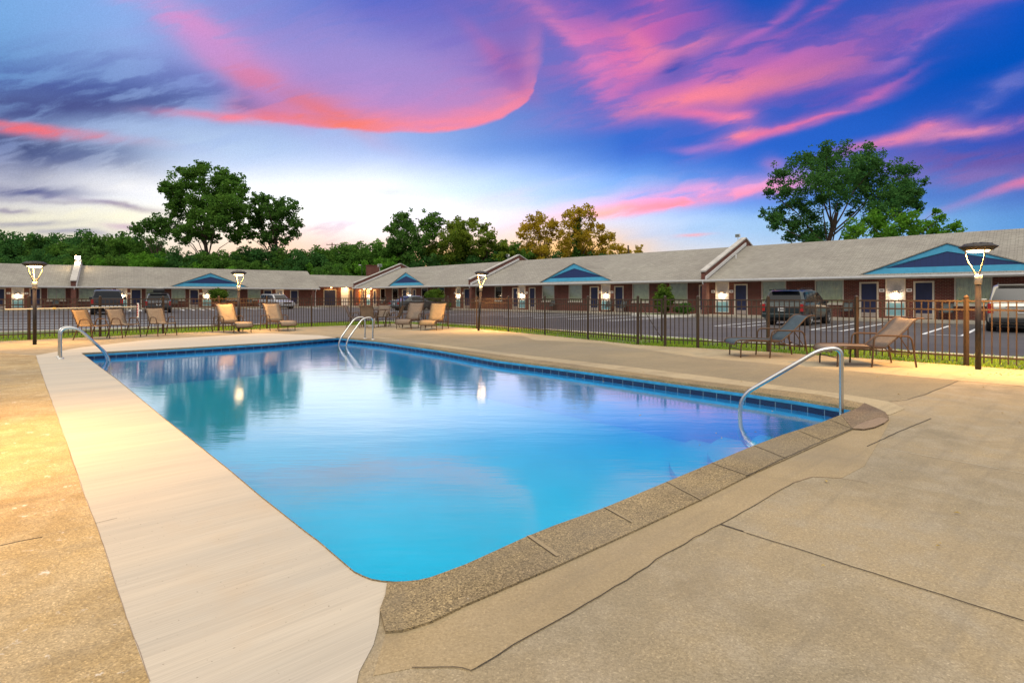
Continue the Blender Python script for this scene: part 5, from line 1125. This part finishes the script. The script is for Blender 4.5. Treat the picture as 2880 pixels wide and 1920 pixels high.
v=RW.w(S(1958),-1.9,.03); shrub('low_shrub','low dark shrub at the foot of the white downspout',v,.75,1.5,.05,'leaf_dark',n=50,seed=4)
v=RW.w(S(1264),-2.0,0); shrub('round_bush','round clipped bush near the far fire wall, right of the sedan',v,2.1,2.3,.5,n=80,seed=5,size=.13)
v=RW.w(S(1300),-2.3,0); shrub('low_shrub','small low shrub below the downspout by the round bush',v,.7,1.8,.05,'leaf_dark',n=40,seed=6)
v=LW.w(T(606),-2.0,0); shrub('round_bush','round clipped bush at the left wing under the blue gable',v,2.15,2.2,.8,n=80,seed=7,size=.14)
# utility pole with wires
up0=at(934,800,104); up_=empty('utility_pole',(up0.x,up0.y,-.3)); tag(up_,'wooden utility pole with cross arm and wires behind the link building','utility pole')
hh=at(934,683,104).z+.3
MB().tube([(0,0,0),(.0,0,hh)],[.17,.11],8).build('pole',M['wood_pole'],up_); MB().bar((-1.1,0,hh-.35),(1.1,0,hh-.35),.10,.12).build('cross_arm',M['wood_pole'],up_)
for x_ in (-1,-.4,.4,1): MB().lathe([(0,0),(.05,0),(.06,.1),(0,.14)],(x_,0,hh-.28),8).build('insulator',M['stone_cap'],up_)
for x_,dz in ((-.6,4.2),(0,4.6),(.6,5.0)):
    MB().tube([(x_*.2+ t*9.5,-t*14,hh-dz-t*1.5-1.6*math.sin(math.pi*t)) for t in [i/10 for i in range(11)]],.02,4).build('wire',M['dark'],up_)
# grass blades in the strip between deck and kerb
def grass():
    fence_pts=[Vector(p) for p in FL]; de=[Vector(p) for p in deck_edge]; ke=[Vector(p) for p in KERB]
    r2=np.random.default_rng(3)
    import mathutils
    def inside(p,poly):
        c_=False;n=len(poly)
        for i in range(n):
            a=poly[i];b=poly[i-1]
            if (a[1]>p[1])!=(b[1]>p[1]) and p[0]<(b[0]-a[0])*(p[1]-a[1])/(b[1]-a[1])+a[0]: c_=not c_
        return c_
    region=[tuple(p) for p in KERB]+[(22,-14),(-34,-14)]
    pts=[]
    segs=FL
    while len(pts)<30000:
        i=r2.integers(0,len(segs)-1); a=segs[i];b=segs[i+1]; t=r2.random(); d=r2.uniform(-.35,3.2)
        dx,dy=b[0]-a[0],b[1]-a[1]; L=math.hypot(dx,dy); nx,ny=dy/L,-dx/L
        x=a[0]+dx*t+nx*d; y=a[1]+dy*t+ny*d
        if (x,y) and not inside((x,y),deck_edge) and inside((x,y),region):
            if y<15 or r2.random()<.6: pts.append((x,y))
    p=np.array(pts); n=len(p); yaw=r2.uniform(0,6.28,n); w_=.006+.0006*p[:,1]; h_=r2.uniform(.03,.085,n); ln=r2.normal(0,.02,(n,2))
    ax=np.cos(yaw)*w_; ay=np.sin(yaw)*w_; z0=np.full(n,-.036)
    q=np.stack([np.stack([p[:,0]-ax,p[:,1]-ay,z0],1),np.stack([p[:,0]+ax,p[:,1]+ay,z0],1),np.stack([p[:,0]+ln[:,0],p[:,1]+ln[:,1],z0+h_],1)],1).reshape(-1,3)
    me=bpy.data.meshes.new('grass'); me.vertices.add(3*n); me.vertices.foreach_set('co',q.astype(np.float32).ravel()); me.loops.add(3*n); me.loops.foreach_set('vertex_index',np.arange(3*n,dtype=np.int32)); me.polygons.add(n); me.polygons.foreach_set('loop_start',(np.arange(n)*3).astype(np.int32)); me.update(calc_edges=True)
    me.materials.append(M['grass']); o=bpy.data.objects.new('grass',me); col.objects.link(o); tag(o,'short green grass strip between the pool deck and the kerb','grass',None,'stuff')
grass()

def litter():
    r3=np.random.default_rng(8); e=offset(RP,.30)+offset(LP,.30); P_=[]
    while len(P_)<900:
        i=r3.integers(0,len(e)-1); t=r3.random(); a,b=Vector(e[i]),Vector(e[i+1]); q=a+(b-a)*t; q+=Vector((r3.normal(0,.10),r3.normal(0,.10))); P_.append((q.x,q.y))
    for k in range(60): P_.append((8.0+r3.normal(0,.25),8.75+r3.normal(0,.12)))
    for k in range(50): P_.append((r3.uniform(1,7),r3.uniform(1.8,9)))
    P_=[p for p in P_ if not (p[1]<15 and False)]
    mb=MB()
    for x,y in P_:
        a=r3.uniform(0,6.28); s_=r3.uniform(.008,.022); z=.010; c_,d_=math.cos(a)*s_,math.sin(a)*s_
        mb.add([(x-c_,y-d_,z),(x+d_*.5,y-c_*.5,z+.006),(x+c_,y+d_,z+.002),(x-d_*.5,y+c_*.5,z+.008)],[(0,1,2,3)])
    tag(mb.build('leaf_litter',M['dry_leaf']),'scattered dry leaf litter along the edge of the pool deck','leaf litter',None,'stuff')
litter()
